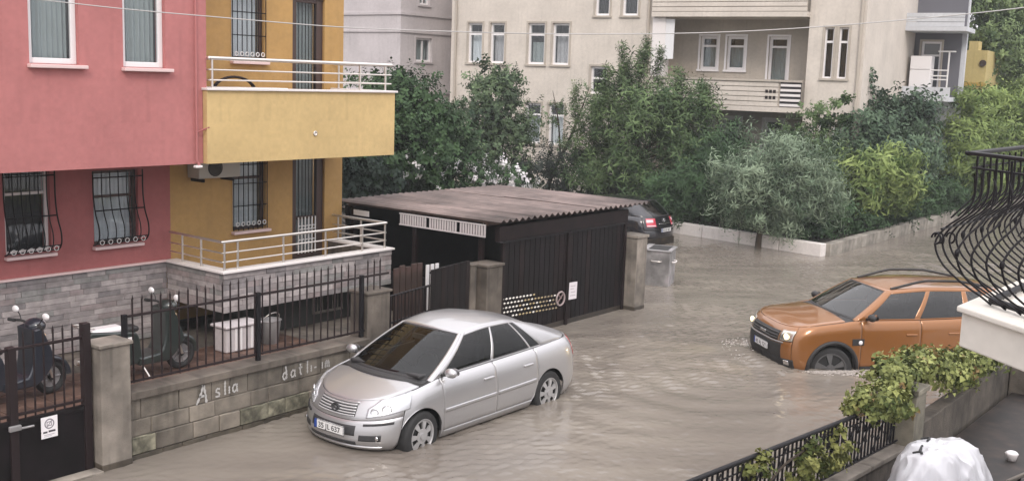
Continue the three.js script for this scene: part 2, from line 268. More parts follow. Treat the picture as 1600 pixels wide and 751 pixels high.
// yellow walls behind patio and balcony
const yl = [[11.46, 12.17, 1.76, 3.05], [12.76, 13.52, 1.13, 3.05]], yu = [[11.45, 12.14, 4.62, 6.1], [12.75, 13.49, 3.28, 5.75]];
hp('wall', [wallHoles(10.24, 13.95, 1.13, 3.08, -15.0, 0.25, yl), wallHoles(9.93, 13.95, 3.25, 8.6, -15.0, 0.25, yu)], M.yellow);
hp('wall', bx(2.9, 13.94, 0.2, 8.6, -24, -15.7), M.yellow);
function barred(x0, x1, y0, y1, z, sillm) {
  windowZ(house, hp, x0, x1, y0, y1, z, { fw: 0.06, frame: M.brownFrame, trans: [y1 - 0.4], sill: 1, sm: sillm, cm: M.curtainWhite, curtain: [[x0 + 0.06, x1 - 0.05, y0 + 0.02, y1, z - 0.2, 7, 0.02]] });
  const g = hp('window_grille', bar([x0, y0 + 0.06, z + 0.02], [x1, y0 + 0.06, z + 0.02], 0.009), M.iron);
  for (const k of [0.42, 0.8, 1.12]) hp('grille_rail', bar([x0, y0 + k, z + 0.02], [x1, y0 + k, z + 0.02], 0.009), M.iron, g);
  for (let i = 0; i <= 7; i++) { const x = x0 + (x1 - x0) * i / 7; hp('grille_bar', bar([x, y0, z + 0.03], [x, y1, z + 0.03], 0.008), M.iron, g); }
  for (let i = 0; i < 6; i++) hp('scroll', new THREE.TorusGeometry(0.033, 0.009, 5, 10).translate(x0 + 0.07 + i * (x1 - x0 - 0.14) / 5, y0 + 0.11, z + 0.04), M.whiteIron, g);
}
barred(...yl[0], -15, M.pinkTrim); barred(...yu[0], -15, M.pinkTrim);
function balconyDoor(x0, x1, y0, y1, z) {
  const d = hp('balcony_door', [rb(x0, x0 + 0.13, y0, y1, z - 0.13, z - 0.05, 0.008), rb(x1 - 0.15, x1, y0, y1, z - 0.13, z - 0.05, 0.008), rb(x0 + 0.13, x1 - 0.15, y1 - 0.08, y1, z - 0.13, z - 0.05, 0.008), rb(x0 + 0.13, x1 - 0.15, y0 + 0.7, y0 + 0.76, z - 0.12, z - 0.06, 0.008), rb(x0 + 0.13, x1 - 0.15, y0, y0 + 0.1, z - 0.12, z - 0.06, 0.008)], M.brownFrame);
  hp('pane', bx(x0 + 0.12, x1 - 0.14, y0 + 0.09, y1 - 0.07, z - 0.1, z - 0.095), M.glass, d);
  hp('curtain', curtain(x0 + 0.1, x1 - 0.14, y0 + 0.1, y1, z - 0.2, 5, 0.03), M.curtain, d);
  hp('room', bx(x0 - 0.04, x1 + 0.04, y0, y1 + 0.04, z - 0.62, z - 0.6), M.darkRoom, d);
  for (let i = 0; i < 6; i++) { const x = x0 + 0.17 + i * (x1 - x0 - 0.36) / 5; hp('door_bar', bar([x, y0 + 0.08, z - 0.035], [x, y0 + 0.74, z - 0.035], 0.014), M.whiteIron, d); hp('door_bar', bar([x, y0 + 0.76, z - 0.035], [x, y1 - 0.08, z - 0.035], 0.008), M.iron, d); }
  for (const q of [0.3, 0.55]) for (let i = 0; i < 5; i++) hp('scroll', new THREE.TorusGeometry(0.035, 0.01, 5, 10).translate(x0 + 0.21 + i * (x1 - x0 - 0.36) / 5, y0 + q, z - 0.035), M.whiteIron, d);
}
balconyDoor(...yl[1], -15); balconyDoor(...yu[1], -15);
// upper balcony
hp('balcony', [bx(9.86, 13.78, 3.08, 4.16, -13.63, -13.5), bx(13.65, 13.775, 3.081, 4.16, -14.99, -13.631), bx(9.94, 13.64, 3.082, 3.25, -14.99, -13.631), bx(9.86, 9.935, 3.081, 4.16, -13.595, -13.631)], M.yellowPale);
hp('balcony_cap', [rb(9.84, 13.82, 4.16, 4.195, -13.66, -13.46, 0.006), rb(13.62, 13.82, 4.159, 4.194, -14.98, -13.665, 0.006)], M.trim);
hp('drain_spout', [new THREE.TorusGeometry(0.032, 0.012, 6, 14).translate(11.95, 3.49, -13.49), new THREE.CircleGeometry(0.03, 12).translate(11.95, 3.49, -13.494)], M.steel);
hp('downpipe', [bar([9.72, 3.12, -13.56], [9.72, 8.6, -13.56], 0.017, 8), bar([9.72, 3.12, -13.56], [9.78, 3.03, -13.55], 0.019, 8)], M.pink);
hp('pipe_outlet', rb(9.68, 9.8, 3.02, 3.06, -13.6, -13.52, 0.015, 2), M.trim);
hp('pipe_bracket', bar([9.74, 3.55, -13.55], [9.9, 3.62, -13.5], 0.012), M.rose);
function railing(pts, levels, posts, y0, rTop) {
  const r = hp('balcony_railing', levels.slice(0, 1).flatMap(y => pts.slice(1).map((p, i) => bar([pts[i][0], y, pts[i][1]], [p[0], y, p[1]], rTop, 8))), M.steel);
  for (const y of levels.slice(1)) for (let i = 0; i < pts.length - 1; i++) hp('rail', bar([pts[i][0], y, pts[i][1]], [pts[i + 1][0], y, pts[i + 1][1]], 0.013, 6), M.steel, r);
  for (const [x, z] of posts) hp('post', bar([x, y0, z], [x, levels[0], z], 0.018, 8), M.steel, r);
  for (const p of pts) hp('rail_joint', new THREE.SphereGeometry(rTop * 1.05, 8, 6).translate(p[0], levels[0], p[1]), M.steel, r);
}
railing([[10.2, -14.95], [10.16, -13.56], [13.68, -13.56], [13.68, -14.95]], [1.87, 1.7, 1.56], [[10.18, -14.6], [10.17, -14.1], [10.2, -13.56], [10.45, -13.56], [11.35, -13.56], [12.25, -13.56], [13.1, -13.56], [13.65, -13.56], [13.68, -14.2], [13.68, -14.8]], 1.42, 0.022);
railing([[9.95, -13.7], [9.95, -13.56], [13.74, -13.56], [13.7, -14.95]], [4.63, 4.46, 4.31], [[10.0, -13.56], [13.0, -13.56], [13.6, -13.56], [13.7, -14.3], [13.7, -14.85]], 4.19, 0.028);
// air conditioner under the balcony
{
  const a = thing('air_conditioner', 'grey outdoor air conditioner unit hung below the yellow balcony', 'air conditioner', [10.95, 2.72, -14.85]);
  wpart(a, 'casing', [rb(10.55, 11.36, 2.72, 3.05, -14.98, -14.66, 0.02, 2)], std(lin(0.42, 0.40, 0.36), 0.5));
  const f = wpart(a, 'fan_grille', [new THREE.TorusGeometry(0.13, 0.012, 6, 20).translate(10.86, 2.89, -14.655), new THREE.CircleGeometry(0.13, 20).translate(10.86, 2.89, -14.657)], M.blackPlastic);
  for (let i = 0; i < 4; i++) wpart(a, 'grille_ring', new THREE.TorusGeometry(0.03 + i * 0.028, 0.004, 4, 18).translate(10.86, 2.89, -14.65), M.concrete, f);
  wpart(a, 'bracket', [rb(10.62, 10.66, 2.66, 2.715, -14.99, -14.66, 0.005), rb(11.2, 11.24, 2.66, 2.715, -14.99, -14.66, 0.005)], M.iron);
}
{ // furniture on the upper balcony
  const a = thing('garden_table', 'long white table behind the upper balcony rail', 'table', [10.9, 3.25, -14.1]);
  wpart(a, 'tabletop', rb(10.2, 11.7, 4.16, 4.2, -14.3, -13.85, 0.015, 2), M.whitePlastic);
  for (const x of [10.28, 11.6]) for (const z of [-14.25, -13.9]) wpart(a, 'leg', bar([x, 3.25, z], [x, 4.17, z], 0.02), M.whitePlastic);
  const c = thing('garden_chair', 'dark chair with arched back at the white balcony table', 'chair', [11.2, 3.25, -14.5]);
  wpart(c, 'backrest', new THREE.TorusGeometry(0.42, 0.035, 6, 20, Math.PI).scale(1, 0.6, 1).translate(11.2, 4.1, -14.6), M.ironBrown);
  wpart(c, 'seat', rb(10.8, 11.6, 3.66, 3.72, -14.7, -14.35, 0.02, 2), M.ironBrown);
  for (const x of [10.84, 11.56]) for (const z of [-14.66, -14.4]) wpart(c, 'leg', bar([x, 3.25, z], [x, 3.68, z], 0.018), M.ironBrown);
  wpart(c, 'back_post', [bar([10.8, 3.7, -14.6], [10.78, 4.1, -14.6], 0.02), bar([11.6, 3.7, -14.6], [11.62, 4.1, -14.6], 0.02)], M.ironBrown);
}
// ---------------------------------------------------------------- street wall of the house with painted writing
{
  const w = thing('street_wall', 'grey concrete block wall with white painted writing behind the silver sedan', 'wall', [8.65, 0, -10.85]);
  wpart(w, 'core', bx(6.77, 10.52, -0.35, 0.72, -10.98, -10.775), M.concrete);
  wpart(w, 'coping', rb(6.76, 10.53, 0.72, 0.815, -11.02, -10.71, 0.012, 2), M.concreteDark);
  const R = rng(33), ms = [0.8, 0.95, 1.1, 1.25].map(k => std(lin(0.37 * k, 0.335 * k, 0.30 * k), 0.92, { map: T.concrete, bumpMap: T.concreteB, bumpScale: 0.008 }));
  const moss = [1, 1.25].map(k => std(lin(0.37 * k, 0.35 * k, 0.27 * k), 0.92, { map: T.stone, bumpMap: T.concreteB, bumpScale: 0.008 }));
  const wet = [0.8, 1].map(k => std(lin(0.2 * k, 0.175 * k, 0.145 * k), 0.5, { map: T.concrete, bumpMap: T.concreteB, bumpScale: 0.008 }));
  const hs = [[-0.16, 0.06], [0.06, 0.27], [0.27, 0.47], [0.47, 0.715]];
  hs.forEach(([y0, y1], j) => { let x = 6.78 - (j % 2) * 0.2; while (x < 10.5) { const L = 0.26 + R() * 0.3, a = Math.max(6.78, x), b = Math.min(10.51, x + L); if (b - a > 0.06) wpart(w, 'block', rb(a + 0.004, b - 0.004, y0 + 0.004, y1 - 0.004, -10.9, -10.765 + R() * 0.018 + (j === 1 ? 0.012 : 0), 0.012), j === 0 ? wet[Math.floor(R() * 2)] : j === 1 && R() < 0.45 ? moss[Math.floor(R() * 2)] : ms[Math.floor(R() * (j === 3 ? 2 : 4))], w); x += L; } });
  // brush writing, flat strokes of paint
  const G = {
    A: [[[0, 0], [0.35, 0.55], [0.5, 1]], [[0.5, 1], [0.62, 0.5], [0.72, 0]], [[0.2, 0.35], [0.62, 0.38]]],
    s: [[[0.45, 0.5], [0.2, 0.55], [0.1, 0.38], [0.4, 0.22], [0.35, 0.04], [0.02, 0.06]]],
    l: [[[0.12, 0.95], [0.1, 0.5], [0.12, 0]]], i: [[[0.1, 0.5], [0.1, 0.02]]],
    a: [[[0.46, 0.42], [0.26, 0.52], [0.05, 0.28], [0.2, 0.02], [0.44, 0.16]], [[0.48, 0.54], [0.47, 0.2], [0.54, 0.0]]],
    d: [[[0.44, 0.36], [0.24, 0.5], [0.04, 0.25], [0.2, 0], [0.44, 0.2]], [[0.34, 0.95], [0.46, 0.4], [0.45, 0.0]]],
    t: [[[0.2, 0.85], [0.2, 0.2], [0.32, 0.02]], [[0.02, 0.55], [0.42, 0.58]]], m: [[[0.04, 0], [0.06, 0.5]], [[0.06, 0.4], [0.2, 0.52], [0.28, 0.02]], [[0.28, 0.38], [0.42, 0.52], [0.52, 0]]],
    '-': [[[0.05, 0.25], [0.3, 0.28]]],
  };
  function write(str, x, y, h, step) {
    const out = [];
    for (const ch of str) {
      for (const st of G[ch] || []) {
        const c = new THREE.CatmullRomCurve3(st.map(([a, b]) => V(x + a * h * 0.8, y + b * h, 0))), n = st.length * 5, pos = [], idx = [];
        for (let i = 0; i <= n; i++) { const p = c.getPoint(i / n), t = c.getTangent(i / n), wd = h * (0.058 + 0.02 * Math.sin(i * 1.7 + x * 30)); pos.push(p.x - t.y * wd, p.y + t.x * wd, -10.738, p.x + t.y * wd, p.y - t.x * wd, -10.738); if (i < n) { const a = i * 2; idx.push(a, a + 1, a + 2, a + 1, a + 3, a + 2); } }
        const g = new THREE.BufferGeometry(); g.setAttribute('position', new THREE.Float32BufferAttribute(pos, 3)); g.setIndex(idx); g.computeVertexNormals(); out.push(g);
      }
      x += step * ({ i: 0.45, l: 0.5, ' ': 0.8, A: 1.35, m: 1.1 }[ch] || 1); y += 0.003;
    }
    return out;
  }
  wpart(w, 'painted_writing', [...write('A', 7.66, 0.475, 0.25, 0.2), ...write('slia', 7.93, 0.51, 0.19, 0.13), ...write('datli-im', 8.98, 0.52, 0.185, 0.135)], std(lin(0.55, 0.535, 0.52), 0.9, { map: T.plaster }));
}
function pillar(name, label, x0, x1, z0, z1, h, mat, cap) {
  const p = thing(name, label, 'pillar', [(x0 + x1) / 2, 0, (z0 + z1) / 2]);
  wpart(p, 'shaft', rb(x0, x1, -0.35, h, z0, z1, 0.015, 2), mat);
  if (name === 'concrete_pillar') wpart(p, 'mud_line', rb(x0 - 0.003, x1 + 0.003, -0.3, 0.075, z0 - 0.003, z1 + 0.003, 0.012, 2), std(lin(0.16, 0.135, 0.112), 0.5, { map: T.concrete }));
  wpart(p, 'cap', rb(x0 - 0.025, x1 + 0.025, h + 0.001, h + cap, z0 - 0.025, z1 + 0.025, 0.012, 2), mat);
}
pillar('concrete_pillar', 'plain concrete pillar between the black gate and the painted block wall', 6.38, 6.75, -11.0, -10.68, 1.40, M.concrete, 0.045);
pillar('concrete_pillar', 'short concrete pillar at the end of the spiked fence, behind the sedan', 10.55, 11.0, -11.15, -10.8, 1.41, M.concreteDark, 0.04);
pillar('concrete_pillar', 'concrete pillar at the left edge of the dark garage door', 13.82, 14.24, -11.7, -11.33, 1.34, M.concreteDark, 0.05);
pillar('concrete_pillar', 'pale concrete pillar at the right corner of the garage', 18.2, 18.58, -11.52, -11.12, 1.44, M.concrete, 0.06);
pillar('concrete_pillar', 'thin concrete post beside the narrow yard gate', 13.5, 13.66, -11.6, -11.42, 1.40, M.concreteDark, 0.03);
// iron fence on the wall
function spike(x, y, z) { return new THREE.ConeGeometry(0.013, 0.06, 5).translate(x, y, z); }
{
  const f = thing('iron_fence', 'dark spiked iron fence standing on the painted block wall', 'fence', [8.65, 0.815, -10.86]);
  for (const y of [0.9, 1.67]) wpart(f, 'rail', rb(6.76, 11.02, y - 0.014, y + 0.014, -10.872, -10.848, 0.004), M.ironBrown);
  for (const x of [6.79, 8.68, 10.49]) wpart(f, 'post', rb(x - 0.03, x + 0.03, 0.80, 1.7, -10.885, -10.835, 0.006), M.iron);
  const R = rng(3);
  for (let i = 0; i < 33; i++) { const x = 6.9 + i * 0.1235; if (Math.abs(x - 8.68) < 0.04 || Math.abs(x - 10.49) < 0.04) continue; const top = 1.86 + (R() - 0.5) * 0.03; wpart(f, 'bar', [bar([x, x > 10.53 ? 1.46 : 0.88, -10.86], [x + (R() - 0.5) * 0.012, top, -10.86], 0.011, 5), spike(x, top + 0.02, -10.86)], M.ironBrown); }
}
// black gate with bars
{
  const g = thing('metal_gate', 'black sheet metal gate with spiked bars and a white notice', 'gate', [5.4, 0, -10.86]);
  const R = rng(4);
  for (const [a, b] of [[4.0, 5.44], [5.5, 6.27]]) {
    const leaf = wpart(g, 'gate_panel', [rb(a, b, -0.2, 0.74, -10.875, -10.855, 0.006), rb(a, b, 0.70, 0.76, -10.89, -10.84, 0.006), rb(a, b, -0.2, -0.14, -10.89, -10.84, 0.006)], M.sheet);
    wpart(g, 'rail', rb(a, b, 0.80, 0.83, -10.88, -10.85, 0.005), M.ironBrown); wpart(g, 'rail', rb(a, b, 1.51, 1.54, -10.88, -10.85, 0.005), M.ironBrown);
    const n = Math.round((b - a) / 0.115);
    for (let i = 1; i < n; i++) { const x = a + (b - a) * i / n, t = 1.66 + (R() - 0.5) * 0.03; wpart(g, 'bar', [bar([x, 0.76, -10.865], [x, t, -10.865], 0.011, 5), spike(x, t + 0.02, -10.865)], M.ironBrown); }
  }
  for (const x of [5.47, 6.31]) wpart(g, 'post', rb(x - 0.045, x + 0.045, -0.3, x > 6 ? 1.68 : 1.55, -10.91, -10.82, 0.008), M.ironBrown);
  const lk = wpart(g, 'lock', rb(5.4, 5.53, 0.66, 0.72, -10.83, -10.79, 0.01, 2), M.zinc); wpart(g, 'handle', bar([5.53, 0.68, -10.8], [5.66, 0.68, -10.79], 0.012), M.zinc, lk);
  const cv = document.createElement('canvas'); cv.width = 128; cv.height = 160; const c = cv.getContext('2d');
  c.fillStyle = '#e6e3e6'; c.fillRect(0, 0, 128, 160); c.strokeStyle = '#7c7880'; c.lineWidth = 9; c.beginPath(); c.arc(64, 54, 34, 0, 7); c.stroke();
  c.lineWidth = 7; c.strokeStyle = '#8a868c'; c.strokeRect(46, 40, 34, 28); c.beginPath(); c.moveTo(42, 82); c.lineTo(88, 24); c.stroke();
  c.fillStyle = '#3c383f'; c.fillRect(14, 108, 34, 14); c.fillRect(56, 104, 54, 15); c.fillStyle = '#b5b1b6'; c.fillRect(20, 132, 82, 7); c.fillRect(20, 144, 60, 5);
  const t = new THREE.CanvasTexture(cv); t.colorSpace = THREE.SRGBColorSpace;
  wpart(g, 'notice', new THREE.BoxGeometry(0.185, 0.235, 0.006).translate(5.845, 0.615, -10.82), new THREE.MeshStandardMaterial({ map: t, roughness: 0.6 }));
  wpart(g, 'threshold', rb(4, 6.36, -0.1, 0.03, -10.8, -10.62, 0.01), M.concrete);
}
// narrow yard gate between the pillars
{
  const g = thing('yard_gate', 'dark slatted metal gate between the two short concrete pillars', 'gate', [12.2, 0, -11.15]);
  const xa = 11.02, xb = 13.48, zz = x => -11.0 - (x - xa) * 0.18;
  for (let i = 0; i < 26; i++) { const x = xa + 0.05 + (xb - xa - 0.1) * i / 25, hgt = x < 12.35 ? 1.27 : 1.5; if (x < 12.35) wpart(g, 'slat', bar([x, -0.2, zz(x)], [x, hgt, zz(x)], 0.014, 5), i % 3 ? M.ironBrown : M.sheetBrown); else wpart(g, 'slat', rb(x - 0.044, x + 0.044, -0.2, hgt, zz(x) - 0.012, zz(x) + (i % 2 ? 0.02 : 0.004), 0.004), i % 4 === 1 ? M.sheetBrown : M.sheet); }
  for (const [y, e] of [[0.1, xb], [0.85, xb], [1.25, 12.4], [1.45, xb]]) wpart(g, 'rail', bar([y > 1.4 ? 12.35 : xa, y, zz(y > 1.4 ? 12.35 : xa) - 0.03], [e, y, zz(e) - 0.03], 0.02), M.iron);
  wpart(g, 'lower_panel', new THREE.BoxGeometry(1.0, 0.5, 0.01).rotateY(0.178).translate(11.6, 0.35, zz(11.6) - 0.05), M.sheetBrown);
}
{ // boards leaning inside the yard behind that gate
  const R = rng(9);
  for (let i = 0; i < 5; i++) tag(mesh('brown_board', rb(-0.055, 0.055, 0, 1.15, -0.015, 0.015, 0.004).translate(12.3 + i * 0.135, 0.3 + (R() - 0.5) * 0.05, -11.95), M.wood, scene), ['leftmost brown board', 'second brown board from the left', 'middle brown board', 'second brown board from the right', 'rightmost brown board'][i] + ' leaning behind the yard gate, left of white boards', 'board', 'boards leaning behind the yard gate');
  for (let i = 0; i < 3; i++) tag(mesh('white_board', rb(-0.035, 0.035, 0, 1.13, -0.012, 0.012, 0.004).translate(13.02 + i * 0.115, 0.28, -11.94), M.whitePlastic, scene), ['leftmost', 'middle', 'rightmost'][i] + ' of three narrow white boards beside the brown boards', 'board', 'white boards leaning behind the yard gate');
}
{ // white tub beneath the patio
  const b = thing('storage_tub', 'white ribbed tub on the tiles under the patio corner', 'tub', [10.35, 0.2, -13.45]);
  wpart(b, 'tub', rb(10.02, 10.66, 0.2, 0.58, -13.62, -13.28, 0.03, 3), M.lilac);
  wpart(b, 'rim', rb(9.99, 10.69, 0.58, 0.62, -13.65, -13.25, 0.015, 2), M.lilac);
  for (let i = 0; i < 6; i++) wpart(b, 'rib', rb(10.08 + i * 0.1, 10.11 + i * 0.1, 0.22, 0.57, -13.29, -13.265, 0.008), M.whitePlastic);
  const p = thing('plastic_bucket', 'small pale bucket right of the white tub under the patio', 'bucket', [10.95, 0.2, -13.4]);
  wpart(p, 'bucket', new THREE.LatheGeometry([[0, 0], [0.13, 0], [0.17, 0.36], [0.185, 0.37], [0.18, 0.38], [0.16, 0.36]].map(a => new THREE.Vector2(...a)), 20).translate(10.95, 0.2, -13.4), M.zinc);
  wpart(p, 'handle', new THREE.TorusGeometry(0.17, 0.006, 5, 16, Math.PI).rotateX(0.6).translate(10.95, 0.56, -13.4), M.steel);
}
// ---------------------------------------------------------------- garage
{
  const g = thing('garage', 'dark metal garage with a corrugated roof beside the flooded street', 'garage', [16.2, 0, -13.2]);
  // door leaves of ribbed sheet
  const door = wpart(g, 'garage_door', [bx(14.3, 18.13, -0.3, 1.74, -11.44, -11.40)], M.sheet);
  const R = rng(12);
  for (let i = 0; i < 26; i++) { const x = 14.33 + i * 0.147; wpart(g, 'rib', rb(x, x + 0.132, 0.0 - 0.25, 1.72, -11.40, -11.39 + R() * 0.004, 0.004), i % 7 === 3 || (i > 9 && i < 14) ? M.sheetBrown : M.sheet, door); }
  for (const x of [14.28, 16.2, 18.12]) wpart(g, 'door_frame', rb(x - 0.035, x + 0.035, -0.3, 1.75, -11.39, -11.345, 0.006), M.sheetBrown, door);
  wpart(g, 'fascia', [rb(14.16, 18.2, 1.745, 2.0, -11.46, -11.36, 0.008)], M.sheetBrown);
  wpart(g, 'fascia_rail', rb(14.16, 18.2, 1.72, 1.744, -11.44, -11.34, 0.005), M.iron);
  // bright studs on the lower left of the door
  const sm = [std(lin(0.75, 0.72, 0.68), 0.5), std(lin(0.42, 0.33, 0.18), 0.5), std(lin(0.30, 0.24, 0.15), 0.5)];
  const stud = new THREE.OctahedronGeometry(0.034).scale(1.15, 0.62, 0.4);
  for (let j = 0; j < 5; j++) for (let i = 0; i < 17; i++) { if (j === 0 && i > 9) continue; if (j === 4 && i < 3) continue; const m = mesh('stud', stud, sm[i < 5 ? 0 : R() < 0.45 - (i - 5) * 0.04 ? 0 : i > 11 ? 2 : 1], door); m.position.set(14.3 + i * 0.098 + (j % 2) * 0.045 - 16.2, 0.74 - j * 0.078 - i * 0.004, -11.355 + 13.2); }
  wpart(g, 'ring_emblem', new THREE.TorusGeometry(0.125, 0.017, 8, 26).translate(15.99, 0.52, -11.35), std(lin(0.34, 0.27, 0.27), 0.5), door);
  wpart(g, 'ring_spoke', [bar([15.9, 0.45, -11.352], [16.07, 0.6, -11.352], 0.012), bar([15.92, 0.6, -11.352], [16.02, 0.52, -11.352], 0.012)], std(lin(0.22, 0.15, 0.15), 0.5), door);
  const cv = document.createElement('canvas'); cv.width = 96; cv.height = 112; const c = cv.getContext('2d'); c.fillStyle = '#dcd6da'; c.fillRect(0, 0, 96, 112); c.fillStyle = '#b7afb4'; for (const [a, b, w] of [[14, 22, 60], [14, 40, 44], [20, 62, 56], [14, 84, 66]]) c.fillRect(a, b, w, 6);
  const t = new THREE.CanvasTexture(cv); t.colorSpace = THREE.SRGBColorSpace;
  wpart(g, 'notice', new THREE.BoxGeometry(0.25, 0.32, 0.006).rotateZ(-0.03).translate(16.37, 0.62, -11.345), new THREE.MeshStandardMaterial({ map: t, roughness: 0.7 }), door);
  // sides and back
  wpart(g, 'side_wall', [bx(18.13, 18.17, -0.3, 2.0, -15.0, -11.46)], M.sheet);
  wpart(g, 'back_wall', [bx(14.1, 18.12, -0.3, 2.02, -15.06, -15.02)], M.sheet);
  wpart(g, 'floor', bx(14.1, 18.12, -0.34, 0.06, -15, -11.47), M.concreteDark);
  for (const z of [-11.75, -13.3, -14.9]) wpart(g, 'post', rb(14.12, 14.2, -0.3, 2.0, z - 0.04, z + 0.04, 0.006), M.sheetBrown);
  wpart(g, 'left_wall', bx(14.14, 14.17, -0.3, 0.9, -14.9, -11.75), M.sheet);
  for (const z of [-11.6, -13.3, -14.95]) wpart(g, 'beam', rb(14.1, 18.6, 2.0, 2.045, z - 0.03, z + 0.03, 0.005), M.wood);
  for (const x of [14.12, 16.2, 18.3]) wpart(g, 'purlin', rb(x - 0.025, x + 0.025, 2.046, 2.075, -15.05, -11.34, 0.004), M.wood);
  // white slatted vent strip under the left eave
  const vent = wpart(g, 'vent_strip', [rb(14.06, 14.09, 1.80, 1.825, -13.62, -11.6, 0.004), rb(14.06, 14.09, 2.0, 2.02, -13.62, -11.6, 0.004)], M.lilac);
  wpart(g, 'mud_line', bx(14.33, 18.1, -0.2, 0.09, -11.386, -11.381), std(lin(0.075, 0.06, 0.05), 0.5, { map: T.concrete }), door);
  for (let i = 0; i < 34; i++) if (i !== 11 && i !== 23) wpart(g, 'vent_slat', rb(14.065, 14.085, 1.825, 2.0, -13.6 + i * 0.0595, -13.562 + i * 0.0595, 0.004), M.lilac, vent);
  wpart(g, 'vent_plate', rb(14.06, 14.08, 1.86, 1.96, -14.8, -14.4, 0.004), M.whiteIron);
  // corrugated sheets, ridges running back from the street
  const lam = 0.172, sheets = 5, ws = (18.86 - 14.08) / sheets;
  for (let row = 0; row < 2; row++) for (let k = 0; k < sheets; k++) {
    const x0 = 14.08 + k * ws - (k ? 0.05 : 0), x1 = 14.08 + (k + 1) * ws, z0 = row ? -13.35 : -11.27, z1 = row ? -15.2 : -13.5, lift = (k % 2) * 0.006 + (row ? 0 : 0.007);
    const sag = V(0, (R() - 0.5) * 0.01, 0).y;
    const f = dy => (u, v) => { const x = x0 + (x1 - x0) * u, z = z0 + (z1 - z0) * v; return [x, 2.10 + lift + dy + 0.026 * Math.sin(x / lam * 6.2832) + sag * v - 0.004 * Math.sin(z * 2 + x), z, x, z]; };
    const s = gridGeo(Math.round((x1 - x0) / lam * 10), 6, f(0)); wpart(g, 'roof_sheet', s, M.roofing);
    const e = gridGeo(Math.round((x1 - x0) / lam * 10), 1, (u, v) => { const p = f(-0.009 * v)(u, 0); return p; }); wpart(g, 'sheet_edge', e, M.roofing);
  }
}
// ---------------------------------------------------------------- buildings across the side street
const RD = Math.PI / 180;
// window on a wall at local z = zf, looking towards +z of its building
function farWindow(t, x0, x1, y0, y1, zf, o = {}) {
  const fw = o.fw ?? 0.075, fm = o.frame || M.whitePlastic, w = mesh('window', [bx(x0, x0 + fw, y0, y1, zf - 0.16, zf - 0.08), bx(x1 - fw, x1, y0, y1, zf - 0.16, zf - 0.08), bx(x0 + fw, x1 - fw, y0, y0 + fw, zf - 0.16, zf - 0.08), bx(x0 + fw, x1 - fw, y1 - fw, y1, zf - 0.16, zf - 0.08), ...(o.trans ? [bx(x0 + fw, x1 - fw, o.trans - 0.035, o.trans + 0.035, zf - 0.155, zf - 0.085)] : []), ...(o.mull ? [bx(o.mull - 0.03, o.mull + 0.03, y0 + fw, (o.trans ?? y1 - fw) - 0.036, zf - 0.155, zf - 0.085)] : [])], fm, t);
  mesh('pane', bx(x0 + fw * 0.7, x1 - fw * 0.7, y0 + fw * 0.7, y1 - fw * 0.7, zf - 0.13, zf - 0.122), M.glass, w);
  if (o.curtain !== false) mesh('curtain', curtain(x0 + 0.05, x1 - 0.05, y0 + 0.04, o.curtainTop ?? (o.trans ?? y1), zf - 0.3, 4, 0.025), o.cm || M.curtain, w);
  mesh('room', [bx(x0 - 0.1, x1 + 0.1, y0 - 0.1, y1 + 0.1, zf - 0.8, zf - 0.78), bx(x0 - 0.06, x0 - 0.04, y0, y1, zf - 0.78, zf - 0.31), bx(x1 + 0.04, x1 + 0.06, y0, y1, zf - 0.78, zf - 0.31), bx(x0, x1, y1 + 0.04, y1 + 0.06, zf - 0.78, zf - 0.31)], M.darkRoom, w);
  mesh('surround', [bx(x0 - 0.07, x0 - 0.002, y0 - 0.07, y1 + 0.07, zf - 0.02, zf + 0.025), bx(x1 + 0.002, x1 + 0.07, y0 - 0.07, y1 + 0.07, zf - 0.02, zf + 0.025), bx(x0 - 0.002, x1 + 0.002, y1 + 0.002, y1 + 0.07, zf - 0.02, zf + 0.024), bx(x0 - 0.09, x1 + 0.09, y0 - 0.07, y0 - 0.002, zf - 0.02, zf + 0.06)], o.sm || M.beigeDeep, w);
}
